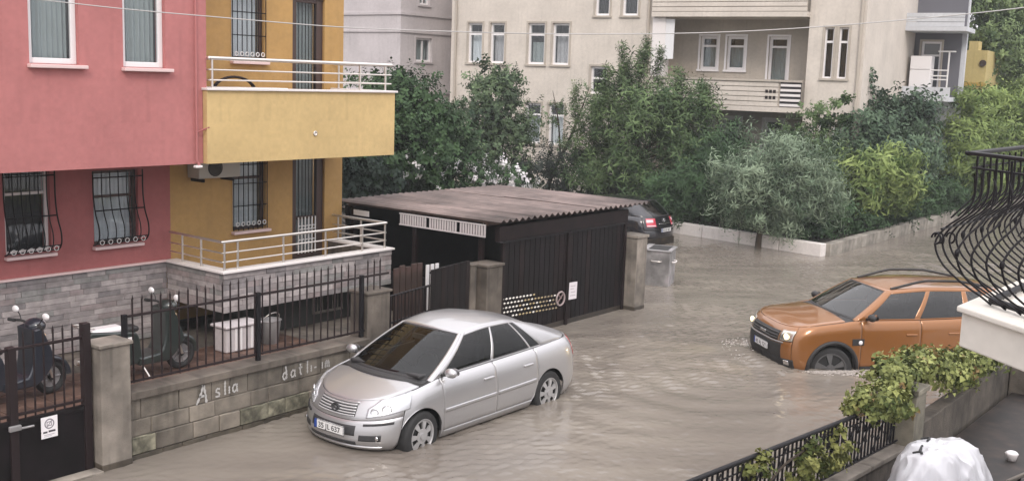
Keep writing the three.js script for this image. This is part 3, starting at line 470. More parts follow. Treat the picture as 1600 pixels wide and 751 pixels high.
{
  const b = thing('apartment_building', 'tall beige apartment building with balconies behind the garden trees', 'building', [33.5, 0.2, -18], -83 * RD);
  const L = [[-9.85, -9.2, 5.0, 6.5], [-8.84, -8.2, 5.0, 6.5], [-7.17, -6.45, 5.0, 6.5], [-6.13, -5.43, 5.0, 6.5], [-7.2, -6.5, 2.06, 3.57], [-6.18, -5.52, 2.06, 3.57], [-4.5, -3.84, 4.0, 4.98], [-4.42, -3.85, 6.77, 8.1], [-3.35, -2.74, 6.77, 8.1], [-9.85, -9.2, 7.94, 9.4], [-8.84, -8.2, 7.94, 9.4], [-7.17, -6.45, 7.94, 9.4], [-6.13, -5.43, 7.94, 9.4]].map(([a, c, y0, y1]) => [a, c, y0 - 0.2, y1 - 0.2]);
  mesh('wall', [wallHoles(-10.63, -2.1, -0.4, 12, 0, 0.3, L), bx(-10.63, -10.33, -0.4, 12, -9, -0.302)], M.beige, b);
  const RW = rng(77); for (const w of L) farWindow(b, ...w, 0, { trans: w[3] - 0.42, cm: w[2] > 6 || w[0] > -4.6 ? M.darkRoom : [M.curtain, M.curtainWhite, M.lilac][Math.floor(RW() * 3)], curtainTop: w[3] - (RW() < 0.6 ? 0.42 : 0.15 + 0.6 * RW()) });
  const Rr = [[3.86, 4.16, 4.6, 6.2], [4.32, 4.62, 4.6, 6.2], [3.86, 4.16, 7.5, 9.1], [4.32, 4.62, 7.5, 9.1], [3.86, 4.16, 1.7, 3.2], [4.32, 4.62, 1.7, 3.2]];
  mesh('wall', [wallHoles(3.34, 5.14, -0.4, 12, 0.02, 0.3, Rr), bx(4.84, 5.135, -0.4, 12, -9, -0.285), bx(3.34, 3.6, -0.4, 12, -1.5, -0.285)], M.beige, b);
  for (const w of Rr) farWindow(b, ...w, 0.02, { fw: 0.05, trans: w[3] - 0.45, cm: M.darkRoom });
  // loggias: back wall, ceilings, parapets of horizontal boards
  const bk = [];
  for (const y of [2.0, 4.8, 7.75]) bk.push([-0.86, -0.22, y, y + 1.15], [0.12, 0.78, y, y + 1.15], [1.62, 2.3, y - 0.85, y + 1.15]);
  mesh('loggia_wall', [wallHoles(-2.1, 3.34, -0.4, 12, -1.3, 0.2, bk), bx(-2.1, -1.95, -0.4, 12, -1.3, -0.305)], M.beigeDeep, b);
  for (const w of bk) farWindow(b, ...w, -1.3, { fw: 0.09, trans: w[3] - 0.34, sm: M.whitePlastic });
  for (const y of [3.45, 6.52, 9.5]) {
    mesh('slab', bx(-2.08, 3.335, y, y + 0.16, -1.298, 0.3), M.beige, b);
    const p = mesh('parapet', [bx(-2.08, 3.3, y + 0.17, y + 0.98, 0.2, 0.235), bx(-2.1, 3.32, y + 0.985, y + 1.05, 0.17, 0.33)], M.beigeDeep, b);
    const open = y < 4;
    for (let i = 0; i < 5; i++) mesh('parapet_board', bx(-2.08, open ? 2.55 : 3.3, y + 0.18 + i * 0.16, y + 0.315 + i * 0.16, 0.236, 0.285), M.beige, p);
    if (open) { for (let i = 0; i < 5; i++) mesh('parapet_board', bx(2.62, 3.28, y + 0.2 + i * 0.16, y + 0.28 + i * 0.16, 0.237, 0.29), M.trim, p); mesh('backing', bx(2.6, 3.3, y + 0.18, y + 0.975, 0.2351, 0.238), M.darkRoom, p); mesh('pot_holder', [0, 1, 2].flatMap(i => [0, 1].map(j => bx(2.12 + i * 0.13, 2.21 + i * 0.13, y + 0.42 + j * 0.2, y + 0.52 + j * 0.2, 0.286, 0.3))), M.ironBrown, p); }
  }
  mesh('pier', [bx(-2.1, -1.62, 3.62, 6.51, -0.3, 0.12)], M.trim, b);
  mesh('drainpipe', bar([-2.3, 0, 0.06], [-2.3, 12, 0.06], 0.05, 8), M.beigeDeep, b); mesh('drainpipe', bar([-10.4, 0, 0.06], [-10.4, 12, 0.06], 0.05, 8), M.beigeDeep, b); mesh('drainpipe', bar([5.0, 0, 0.08], [5.0, 12, 0.08], 0.05, 8), M.beigeDeep, b);
  mesh('awning', [bx(-2.05, -1.3, 5.1, 6.45, 0.06, 0.09)], M.curtainWhite, b);
  mesh('roof', bx(-10.9, 5.4, 12.0, 12.25, -9.3, 0.5), M.beigeDeep, b);
}
{
  const b = thing('lilac_building', 'pale lilac rendered building with moulding bands left of the beige building', 'building', [31.9, 0.2, -31]);
  const ws = [[32.8, 33.75, 5.0, 5.95], [32.95, 33.55, 7.28, 8.6], [32.8, 33.75, 2.1, 3.4]].map(([a, c, y0, y1]) => [a - 31.9, c - 31.9, y0 - 0.2, y1 - 0.2]);
  mesh('wall', [wallHoles(0, 8, -0.4, 11, 0, 0.3, ws), bx(-0.001, 0.3, -0.4, 11, -14, -0.301)], M.lilac, b);
  for (const w of ws) farWindow(b, ...w, 0, { mull: (w[0] + w[1]) / 2, sm: M.lilac, trans: null });
  for (const [y, h] of [[6.62, 0.1], [5.93, 0.07], [3.5, 0.1], [9.4, 0.1]]) mesh('moulding', [bx(-0.05, 8, y, y + h, 0, 0.06), bx(-0.052, 0, y, y + h, -14, -0.001)], M.lilac, b);
  mesh('roof', bx(-0.4, 8.4, 11, 11.2, -14.4, 0.4), M.beigeDeep, b);
}
{
  const b = thing('white_building', 'white apartment building with cluttered balcony right of the beige building', 'building', [40.1, 0.2, -14.6], -83 * RD);
  mesh('wall', [wallHoles(-0.75, 0, -0.4, 12, -0.05, 0.3, [[-0.6, -0.06, 4.6, 5.95]]), bx(0.95, 2.75, -0.4, 8.6, -1.6, -1.4)], M.whiteWall, b);
  farWindow(b, -0.6, -0.06, 4.6, 5.95, -0.05, { trans: 5.5, frame: M.beigeDeep, sm: M.whiteWall });
  mesh('pilaster', [bx(0.02, 0.92, -0.4, 6.4, -0.5, 0.1), bx(0.4, 0.92, 6.7, 12, -0.5, 0.1)], M.whiteWall, b);
  for (let i = 0; i < 6; i++) mesh('parapet_board', bx(-0.7, 0.38, 6.6 + i * 0.2, 6.78 + i * 0.2, -0.04, 0.06), M.pinkTrim, b);
  mesh('slab', bx(0.3, 3.0, 6.41, 6.56, -1.39, 0.5), M.whiteWall, b); mesh('slab', bx(0.93, 2.59, 3.95, 4.1, -1.39, 0.3), M.whiteWall, b);
  for (let i = 0; i < 3; i++) mesh('parapet_board', bx(0.95, 2.9, 6.57 + i * 0.16, 6.71 + i * 0.16, 0.36, 0.44), M.whiteWall, b);
  mesh('parapet', [bx(0.95, 2.59, 4.1, 4.45, 0.16, 0.26)], M.whiteWall, b);
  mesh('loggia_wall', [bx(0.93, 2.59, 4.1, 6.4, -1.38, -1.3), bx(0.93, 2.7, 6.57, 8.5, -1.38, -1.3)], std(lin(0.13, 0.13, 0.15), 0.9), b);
  farWindow(b, 1.25, 1.95, 4.15, 6.1, -1.1, { trans: 5.6, cm: M.darkRoom, sm: M.beigeDeep });
  const f = thing('fridge', 'white fridge standing on the cluttered white balcony', 'fridge', [0, 0, 0]); b.updateMatrixWorld();
  f.position.copy(b.localToWorld(V(1.45, 4.1, -0.5))); f.rotation.y = -83 * RD;
  mesh('cabinet', rb(-0.36, 0.36, 0.03, 1.45, -0.3, 0.3, 0.03, 2), M.whitePlastic, f); mesh('door', [rb(-0.355, 0.355, 0.05, 0.95, 0.302, 0.345, 0.015, 2), rb(-0.355, 0.355, 0.97, 1.44, 0.302, 0.345, 0.015, 2)], M.whitePlastic, f);
  const s = thing('drying_rack', 'white metal rack beside the fridge on the white balcony', 'rack', [0, 0, 0]); s.position.copy(b.localToWorld(V(2.1, 4.1, -0.3))); s.rotation.y = -83 * RD;
  mesh('upright', [bar([0.28, 0, 0], [0.28, 1.62, 0], 0.03), bar([-0.28, 0, 0], [-0.28, 1.0, 0], 0.025)], M.whiteIron, s); mesh('top_bar', bar([-0.1, 1.62, 0], [0.5, 1.62, 0], 0.03), M.whiteIron, s);
  for (const y of [0.62, 0.75, 0.95]) mesh('rail', bar([-0.28, y, 0.01], [0.28, y, 0.01], 0.028), M.whiteIron, s);
}
{
  const b = thing('ochre_house', 'ochre yellow house end with stepped top right of the white balcony', 'building', [45.3, 0.2, -13.2], -83 * RD);
  mesh('wall', [bx(-0.1, 0.95, -0.3, 5.95, -4, 0), bx(0.25, 0.6, 5.951, 6.3, -0.8, -0.002)], std(lin(0.60, 0.48, 0.21), 0.9, { map: T.plaster }), b);
  mesh('base_band', bx(-0.14, 1.0, 4.55, 4.7, 0, 0.04), std(lin(0.45, 0.30, 0.08), 0.9), b);
  mesh('vent', new THREE.CylinderGeometry(0.13, 0.13, 0.06, 16).rotateX(Math.PI / 2).translate(0.82, 5.45, 0.03), M.wood, b);
}
// garden block with its low wall
struct('garden_ground', [bx(28.75, 120, -0.3, 0.22, -11.4, -15), bx(29.2, 120, -0.3, 0.22, -15, -90)], M.soil);
{
  const w = thing('garden_wall', 'low white garden wall round the corner of the flooded crossing', 'wall', [28.1, 0, -11.3]);
  const white = std(lin(0.80, 0.75, 0.72), 0.9, { map: T.plaster });
  const seg = (x0, z0, x1, z1, h, t, m, n, dip) => { const Lw = Math.hypot(x1 - x0, z1 - z0), a = Math.atan2(-(z1 - z0), x1 - x0); for (let i = 0; i < n; i++) { const l0 = Lw * i / n, l1 = Lw * (i + 1) / n - 0.02; const k = dip && i === dip ? 0.55 : 1; wpart(w, 'wall_section', rb(l0, l1, -0.3, h * k, -t / 2, t / 2, 0.02, 2).rotateY(a).translate(x0, 0, z0), m); } };
  const PK = std(lin(0.56, 0.53, 0.50), 0.9, { map: T.concrete });
  seg(28.07, -11.3, 28.95, -16.6, 0.34, 0.26, white, 4, 0); seg(28.95, -16.6, 30.1, -24, 0.34, 0.26, white, 5);
  seg(28.25, -11.3, 33, -11.36, 0.33, 0.24, PK, 4); seg(33, -11.36, 62, -11.6, 0.34, 0.24, PK, 16);
}
{ // white picket fence behind the garage roof
  const f = thing('picket_fence', 'short white picket fence behind the left end of the garage roof', 'fence', [19.4, 0.2, -19.8]);
  const y = 2.05;
  for (let i = 0; i < 12; i++) wpart(f, 'picket', rb(18.6 + i * 0.13, 18.66 + i * 0.13, y - 0.3, y + 0.42 + 0.06 * Math.sin(i * 2.1), -20.35 + i * 0.03, -20.33 + i * 0.03, 0.004), M.whiteIron);
  wpart(f, 'rail', [bar([18.5, y + 0.12, -20.36], [20.2, y + 0.12, -19.98], 0.02), bar([18.5, y + 0.34, -20.36], [20.2, y + 0.34, -19.98], 0.02)], M.whiteIron);
  wpart(f, 'post', [bar([18.6, 0.2, -20.37], [18.6, y + 0.4, -20.37], 0.035), bar([20.1, 0.2, -20.02], [20.1, y + 0.4, -20.02], 0.035)], M.whiteIron);
}
struct('neighbour_ground', bx(14.2, 27.0, -0.3, 0.19, -90, -15.3), M.soil);
// ---------------------------------------------------------------- trees and plants
function leafGeo(n, len, wid, twig, droop, seed) { // a sprig of folded leaves along a short twig (+y)
  const R = rng(seed), pos = [], idx = [];
  for (let i = 0; i < n; i++) {
    const h = twig * (0.15 + 0.85 * i / Math.max(1, n - 1)), a = i * 2.4 + R(), el = (i === n - 1 ? 1.2 : 0.45) - droop * (0.6 + 0.8 * R()), l = len * (0.75 + 0.5 * R()), w = wid * (0.8 + 0.4 * R());
    const d = V(Math.cos(a) * Math.cos(el), Math.sin(el), Math.sin(a) * Math.cos(el)), side = V(-Math.sin(a), 0, Math.cos(a)), up = d.clone().cross(side).normalize(), o = V(0, h, 0);
    const P = [o, o.clone().addScaledVector(d, l * 0.45).addScaledVector(side, w / 2).addScaledVector(up, -w * 0.2), o.clone().addScaledVector(d, l * 0.95).add(V(0, -l * 0.18 * (1 + droop), 0)), o.clone().addScaledVector(d, l * 0.45).addScaledVector(side, -w / 2).addScaledVector(up, -w * 0.2), o.clone().addScaledVector(d, l * 0.5)];
    const b = pos.length / 3; for (const p of P) pos.push(p.x, p.y, p.z); idx.push(b, b + 1, b + 4, b + 1, b + 2, b + 4, b + 4, b + 2, b + 3, b, b + 4, b + 3);
  }
  const g = new THREE.BufferGeometry(); g.setAttribute('position', new THREE.Float32BufferAttribute(pos, 3)); g.setIndex(idx); g.computeVertexNormals(); return g;
}
const SP = {
  broad: leafGeo(7, 0.12, 0.065, 0.2, 0.15, 1), broadB: leafGeo(8, 0.15, 0.08, 0.24, 0.35, 2), narrow: leafGeo(9, 0.2, 0.034, 0.3, 0.2, 3), weep: leafGeo(10, 0.22, 0.032, 0.34, 0.75, 4),
  peach: leafGeo(8, 0.24, 0.06, 0.3, 0.8, 5), small: leafGeo(8, 0.07, 0.045, 0.16, 0.2, 6), vine: leafGeo(4, 0.11, 0.1, 0.12, 0.5, 7),
};
const leafM = phy(lin(1, 1, 1), 0.75, { transmission: 0.12, thickness: 0, specularIntensity: 0.35 });
// crown: clumps of sprigs in ellipsoids [x,y,z,rx,ry,rz,weight]; colours in linear rgb
function foliage(t, ells, count, sp, o) {
  const R = rng(o.seed), g = () => (R() + R() + R() - 1.5) * 1.15, M4 = new THREE.Matrix4(), q = new THREE.Quaternion(), up = V(0, 1, 0), c = new THREE.Color();
  const im = new THREE.InstancedMesh(sp, leafM, count), tw = ells.reduce((s, e) => s + (e[6] || e[3] * e[4]), 0);
  let k = 0; const clumps = [];
  for (const e of ells) {
    const n = Math.round(count * (e[6] || e[3] * e[4]) / tw), per = e[3] < 0.15 ? 4 : o.per || 26, nc = Math.max(3, Math.round(n / per));
    for (let i = 0; i < nc; i++) {
      const th = R() * 6.283, cz = R() * 2 - 1, rr = Math.pow(R(), 0.42) * (0.92 + 0.16 * R()), s = Math.sqrt(1 - cz * cz), dir = V(Math.cos(th) * s, cz, Math.sin(th) * s);
      clumps.push([V(e[0] + dir.x * rr * e[3], e[3] < 0.15 ? e[1] + (2 * (i + 0.5) / nc - 1) * e[4] : e[1] + dir.y * rr * e[4], e[2] + dir.z * rr * e[5]), dir, Math.min(e[3], e[4], e[5]), R(), rr, e[3] < 0.15]);
    }
  }
  const each = count / clumps.length;
  clumps.forEach(([p, dir, r, tone, rr, shoot], ci) => {
    const n = Math.floor((ci + 1) * each) - Math.floor(ci * each), sz = (o.clump || 0.34) * (0.6 + 0.7 * R()) * (r < 0.3 ? r * 1.15 + 0.06 : Math.min(1.3, r + 0.35));
    for (let i = 0; i < n && k < count; i++) {
      const off = V(g(), g() * (o.flat || 0.75), g()).multiplyScalar(shoot ? 0.07 : sz), d = shoot ? V(g() * 0.7, 1, g() * 0.7).normalize() : dir.clone().multiplyScalar(o.out ?? 0.7).add(V(g() * 0.8, (o.lift ?? 0.35) + g() * 0.6, g() * 0.8)).addScaledVector(off, 0.5 / sz).normalize();
      q.setFromUnitVectors(up, d); const a = new THREE.Quaternion().setFromAxisAngle(up, R() * 6.28); q.multiply(a);
      const s = (shoot ? 0.7 : 1) * (o.size || 1) * (0.65 + 0.7 * R()), pp = p.clone().add(off); if (o.hang) pp.y -= o.hang * R() * R();
      M4.compose(pp, q, V(s, s, s)); im.setMatrixAt(k, M4);
      const m = Math.min(1, Math.max(0, 0.62 * tone + 0.55 * R() - 0.12)), A = o.dark, B = o.light; c.setRGB(A[0] + (B[0] - A[0]) * m, A[1] + (B[1] - A[1]) * m, A[2] + (B[2] - A[2]) * m);
      if (o.accent && R() < o.accent[3]) c.setRGB(o.accent[0], o.accent[1], o.accent[2]);
      im.setColorAt(k, c); k++;
    }
  });
  im.count = k; im.name = o.name || 'crown'; im.castShadow = im.receiveShadow = true; im.userData.kind = 'stuff'; t.add(im);
  return clumps;
}
// tree at p; ellipsoids relative to the base
function tree(name, label, cat, p, trunkPts, trunkR, ells, count, sp, o, group) {
  const t = thing(name, label, cat, p, 0, group), R = rng(o.seed + 99);
  const gs = [taper(trunkPts, trunkR, 8)]; const top = trunkPts[trunkPts.length - 1];
  const cl = foliage(t, ells, count, sp, o);
  mesh('trunk', gs, M.bark, t);
  const br = []; const nb = Math.min(o.limbs ?? 16, cl.length);
  for (let i = 0; i < nb; i++) { const c = cl[Math.floor(i * cl.length / nb)], f = 0.45 + 0.5 * R(), k = Math.max(0, Math.min(trunkPts.length - 2, Math.floor(f * (trunkPts.length - 1)))), a = trunkPts[k], b = trunkPts[k + 1], ff = f * (trunkPts.length - 1) - k, s = [a[0] + (b[0] - a[0]) * ff, a[1] + (b[1] - a[1]) * ff, a[2] + (b[2] - a[2]) * ff]; const e = c[0]; br.push(taper([s, [(s[0] * 0.55 + e.x * 0.45) + (R() - 0.5) * 0.2, s[1] * 0.5 + e.y * 0.5 + 0.15, s[2] * 0.55 + e.z * 0.45 + (R() - 0.5) * 0.2], [e.x, e.y, e.z]], [trunkR[trunkR.length - 1] * 0.75 + 0.008, 0.02, 0.006], 5)); }
  if (br.length) mesh('limbs', br, M.bark, t);
  return t;
}
const G = { // leaf greens, linear
  deep: { dark: [0.016, 0.036, 0.018], light: [0.085, 0.15, 0.068] }, mid: { dark: [0.022, 0.048, 0.02], light: [0.155, 0.225, 0.095] }, olive: { dark: [0.032, 0.062, 0.03], light: [0.18, 0.25, 0.135] },
  yellow: { dark: [0.06, 0.105, 0.03], light: [0.32, 0.40, 0.14] }, soft: { dark: [0.028, 0.055, 0.03], light: [0.135, 0.20, 0.105] }, grey: { dark: [0.03, 0.04, 0.034], light: [0.075, 0.092, 0.08] },
};
tree('orange_tree', 'dense dark green tree right of the yellow balcony behind the garage', 'tree', [20.4, 0.2, -19.6], [[0, 0, 0], [0.05, 0.9, 0], [0, 1.9, 0.05]], [0.13, 0.1, 0.07],
  [[0, 2.9, 0, 1.25, 1.3, 1.25], [-0.9, 2.3, 0.4, 0.9, 0.95, 0.9], [0.75, 2.2, 0.7, 0.95, 1.1, 0.9], [0.2, 3.7, 0, 0.85, 0.75, 0.85], [-0.6, 3.6, -0.4, 0.6, 0.7, 0.6], [0.6, 1.7, 0.5, 1, 0.8, 0.8], [-0.9, 1.7, -0.2, 0.9, 0.8, 0.8]], 3600, SP.broad, { seed: 41, ...G.deep, per: 24, size: 1.15 });
tree('young_tree', 'lighter loose tree with bare shoots between the dark tree and the beige building', 'tree', [28.6, 0.2, -23.4], [[0, 0, 0], [0.1, 1, 0], [0, 2.2, 0.1], [0.05, 3.4, 0]], [0.12, 0.1, 0.07, 0.04],
  [[-0.1, 3.3, 0, 0.95, 1.1, 0.95], [-0.5, 4.2, 0.1, 0.45, 0.7, 0.45], [0.5, 2.5, 0.5, 0.85, 0.8, 0.85], [-0.9, 2.4, -0.5, 0.95, 0.9, 0.95], [0.4, 4.0, 0.2, 0.4, 0.6, 0.4], [0, 1.5, 0, 1.3, 0.9, 1.2]], 2300, SP.broad, { seed: 42, ...G.olive, per: 18, limbs: 26, dark: [0.03, 0.055, 0.035], size: 1.15 });
{ // leaning bare shoots
  const t = thing('bare_sapling', 'leaning sparse sapling in front of the lower beige windows', 'tree', [29.6, 0.2, -21.9]);
  mesh('trunk', [taper([[0, 0, 0], [0.1, 1.2, 0.3], [0.35, 2.2, 0.7], [0.6, 3.3, 1.0], [0.7, 4.0, 1.2]], [0.09, 0.07, 0.05, 0.03, 0.01], 6), taper([[0.2, 1.7, 0.5], [0, 2.9, 0.5], [-0.1, 3.9, 0.3]], [0.04, 0.025, 0.008], 5), taper([[0.4, 2.5, 0.8], [0.7, 3.0, 1.5], [0.9, 3.5, 1.9]], [0.035, 0.02, 0.006], 5), taper([[0.3, 2, 0.6], [0.2, 2.8, 1.1], [0.4, 3.4, 1.5]], [0.03, 0.02, 0.006], 5)], M.bark, t);
  foliage(t, [[0.7, 3.6, 1.1, 0.4, 0.5, 0.4], [0, 3.3, 0.4, 0.35, 0.6, 0.3], [0.8, 3.1, 1.7, 0.3, 0.4, 0.3], [0.3, 1.6, 0.6, 0.6, 0.6, 0.5]], 260, SP.small, { seed: 43, ...G.olive, per: 9 });
}
// big tree in the middle with upright spiky shoots
{
  const sp = [[-1.6, 3.5, -0.6], [-1.25, 4.5, -0.5], [-0.75, 5.1, -0.3], [-0.3, 5.0, 0.1], [0.1, 5.4, 0], [0.45, 5.1, 0.3], [-1.9, 3.9, -1.2], [0.9, 4.5, 0.8], [1.4, 4.0, 1.4], [-0.1, 4.7, -0.5], [1.0, 4.0, 1.7]].map(([x, y, z]) => [x, y - 0.5, z, 0.07, 0.6, 0.07, 0.05]);
  tree('bushy_tree', 'big bushy green tree with upright shoots before the beige balcony', 'tree', [29.9, 0.22, -18.4], [[0, 0, 0], [0, 0.8, 0.1], [-0.1, 1.8, 0], [0, 3, 0]], [0.17, 0.14, 0.1, 0.06],
    [[0, 3.1, 0, 1.3, 1.5, 1.6], [-0.6, 2.5, -1.0, 0.9, 1.2, 1.0], [0.7, 2.7, 1.5, 1.0, 1.3, 1.2], [0, 1.5, 0.3, 1.5, 1.1, 1.9], [-0.2, 3.9, -0.2, 0.5, 0.7, 0.6], [0.4, 3.4, 0.9, 0.65, 0.8, 0.7], [-0.7, 1.4, -1.6, 0.7, 0.8, 0.8], ...sp], 4200, SP.narrow, { seed: 44, ...G.mid, per: 18, limbs: 24, out: 0.45, lift: 0.8, size: 1.2 });
}
tree('weeping_tree', 'round weeping tree with silvery narrow leaves at the garden corner', 'tree', [28.35, -0.1, -12.95], [[-0.4, 0, -0.2], [-0.35, 0.5, -0.2], [-0.1, 1.2, -0.1], [0.1, 2.1, 0]], [0.1, 0.085, 0.07, 0.04],
  [[0, 2.3, 0, 1.1, 1.0, 1.25], [-0.5, 1.9, -0.7, 0.85, 0.9, 0.85], [0.4, 2.0, 0.8, 0.85, 0.95, 0.8], [0.1, 1.45, 0, 1.1, 0.75, 1.3], [0.3, 2.9, 0.1, 0.6, 0.5, 0.6]], 3200, SP.weep, { seed: 45, dark: [0.04, 0.075, 0.042], light: [0.32, 0.40, 0.28], per: 20, lift: -0.25, out: 0.6, hang: 0.5, size: 0.85, clump: 0.3 });
tree('garden_bush', 'dark green bush under the beige balcony, left of the weeping tree', 'bush', [29.9, 0.2, -15.6], [[0, 0, 0], [0, 0.5, 0], [0, 1.0, 0]], [0.08, 0.06, 0.04],
  [[0, 1.3, 0, 1.1, 1.1, 1.3], [-0.5, 0.9, -1.0, 0.9, 0.8, 0.9], [0.4, 1.2, 1.1, 0.9, 0.9, 0.9], [0.3, 2.1, 0.1, 0.8, 0.8, 0.9]], 2400, SP.narrow, { seed: 46, ...G.deep, per: 22 });
tree('garden_bush', 'bush with upright tips against the beige wall, behind the weeping tree', 'bush', [32.3, 0.2, -13.6], [[0, 0, 0], [0, 0.8, 0], [0, 1.6, 0]], [0.09, 0.07, 0.04],
  [[0, 2.3, 0, 0.9, 1.4, 1.0], [0.3, 1.5, 0.7, 1.0, 1.1, 0.9], [-0.4, 1.3, -0.9, 0.9, 1.1, 0.9], [-0.2, 3.5, 0.3, 0.25, 0.6, 0.25], [0.2, 3.7, 0.8, 0.25, 0.6, 0.25]], 2200, SP.broad, { seed: 47, ...G.mid, per: 22 });
tree('leafy_tree', 'broad grey green tree in front of the white balcony building', 'tree', [35.6, 0.22, -12.9], [[0, 0, 0], [0, 1, 0], [0.1, 2, 0]], [0.15, 0.12, 0.07],
  [[0, 3.0, 0, 1.2, 1.25, 1.2], [1.1, 2.7, 0.6, 1.1, 1.3, 0.9], [-0.9, 2.6, -0.2, 0.9, 1.2, 0.9], [1.9, 3.2, 0.3, 0.9, 1.0, 0.9], [0.4, 1.6, 0.5, 1.6, 1.1, 1.0], [-0.4, 3.9, -0.3, 0.5, 0.6, 0.5], [2.3, 2.0, 0.4, 1.1, 1.3, 0.9]], 3300, SP.broadB, { seed: 48, ...G.olive, per: 24, dark: [0.032, 0.06, 0.04], light: [0.135, 0.20, 0.12], size: 1.25 });
tree('peach_tree', 'small yellow green tree with drooping leaves over the grey garden wall', 'tree', [32.6, 0.2, -11.75], [[0, 0, 0], [0, 0.8, 0], [0.1, 1.5, 0.05]], [0.08, 0.06, 0.04],
  [[0, 1.85, 0.1, 0.9, 0.5, 0.8], [-0.6, 1.75, -0.5, 0.6, 0.4, 0.6], [0.7, 1.5, 0.4, 0.7, 0.5, 0.7], [0.5, 2.2, 0.5, 0.6, 0.35, 0.6], [-0.2, 1.2, 0.1, 0.7, 0.5, 0.6], [0.9, 1.3, 0.7, 0.6, 0.4, 0.4]], 1150, SP.peach, { seed: 49, ...G.yellow, per: 14, lift: -0.3, hang: 0.25, size: 0.95, clump: 0.26 });
tree('peach_tree', 'tall yellow green tree with long drooping leaves behind the balcony railing', 'tree', [42.8, 0.2, -11.9], [[0, 0, 0], [0, 1.2, 0], [0.1, 2.4, 0.05]], [0.12, 0.1, 0.06],
  [[0, 3.2, 0, 1.2, 1.0, 1.1], [-1.0, 2.5, 0.3, 1.1, 1.0, 0.9], [1.1, 2.6, 0.3, 1.3, 1.0, 1.1], [-0.6, 4.3, -0.2, 0.6, 0.55, 0.6], [-1.3, 1.5, 0.3, 1.1, 0.9, 0.7], [2.6, 2.5, 0.4, 1.4, 1.0, 1.0], [0.7, 1.3, 0.4, 1.4, 0.9, 0.7], [3.8, 3.4, 0.5, 1.3, 0.9, 0.9], [1.6, 4.0, 0.2, 0.9, 0.7, 0.8], [3.0, 1.3, 0.5, 1.3, 0.9, 0.7]], 4000, SP.peach, { seed: 50, ...G.yellow, dark: [0.06, 0.105, 0.03], light: [0.32, 0.41, 0.14], per: 16, lift: -0.3, hang: 0.3, size: 1.1, clump: 0.3 });
tree('dark_tree', 'tall dark tree rising behind the ochre house at the right', 'tree', [49.5, 0.2, -13.2], [[0, 0, 0], [0, 2, 0], [0.1, 4, 0]], [0.25, 0.2, 0.12],
  [[0, 5, 0, 2.0, 2.2, 1.8], [1.6, 4.2, 0.6, 1.9, 2.2, 1.6], [-1.4, 6.6, 0, 1.7, 1.7, 1.5], [3.0, 5.6, 0.4, 1.9, 2.2, 1.6], [0.4, 2.4, 0.3, 2, 1.6, 1.2], [1.2, 7.6, 0, 2.0, 1.8, 1.5], [4.4, 3.6, 0.8, 1.8, 2.2, 1.4], [-2.2, 7.8, -0.6, 1.5, 1.5, 1.2], [3.5, 7.6, 0.5, 2.2, 2.0, 1.5], [6, 6, 1, 2.2, 2.6, 1.5], [0.5, 9.3, 0, 2.5, 1.6, 1.5], [4.5, 9.2, 0.5, 2.5, 1.6, 1.5], [-4, 7.5, -1, 1.6, 1.8, 1.2], [-3.4, 9.2, -1, 2, 1.6, 1.2], [-2.6, 5.4, -1.2, 1.3, 1.6, 1.0]], 9000, SP.broadB, { seed: 51, ...G.mid, dark: [0.035, 0.065, 0.03], light: [0.24, 0.32, 0.14], per: 26, size: 1.35 });
tree('dark_tree', 'dark tree mass at the right edge, beyond the iron balcony railing', 'tree', [47.5, 0.2, -11.9], [[0, 0, 0], [0, 1.5, 0], [0, 3, 0]], [0.2, 0.15, 0.1],
  [[0, 2.6, 0, 1.7, 1.7, 0.9], [2.2, 2.4, 0.2, 1.8, 1.9, 0.9], [-1.6, 1.6, 0.2, 1.4, 1.3, 0.8], [1.0, 1.0, 0.3, 2.0, 1.0, 0.7], [4.4, 2.6, 0.2, 1.8, 1.9, 0.9], [6.4, 2.2, 0.2, 1.8, 1.9, 0.9]], 3600, SP.broadB, { seed: 52, ...G.deep, per: 26, size: 1.3 });
{ // clipped dark hedge along the beige building
  const t = thing('hedge', 'grey green hedge at the foot of the beige wall behind the garage', 'hedge', [29.6, 0.2, -20.4]);
  foliage(t, [[0, 1.0, 0, 0.6, 0.85, 0.9], [0.2, 0.95, 1.3, 0.6, 0.8, 0.8], [-0.1, 0.95, -1.4, 0.6, 0.85, 0.9], [-0.3, 0.9, -3.0, 0.6, 0.8, 1.0], [0.4, 0.7, 2.6, 0.6, 0.8, 0.9]], 2400, SP.small, { seed: 53, ...G.grey, per: 30, name: 'foliage', size: 1.3 });
  mesh('stem', [-2.6, -1.2, 0, 1.2, 2.4].map(z => taper([[0, 0, z], [0.03, 0.4, z], [0, 0.9, z + 0.1]], [0.04, 0.03, 0.02], 5)), M.bark, t);
}
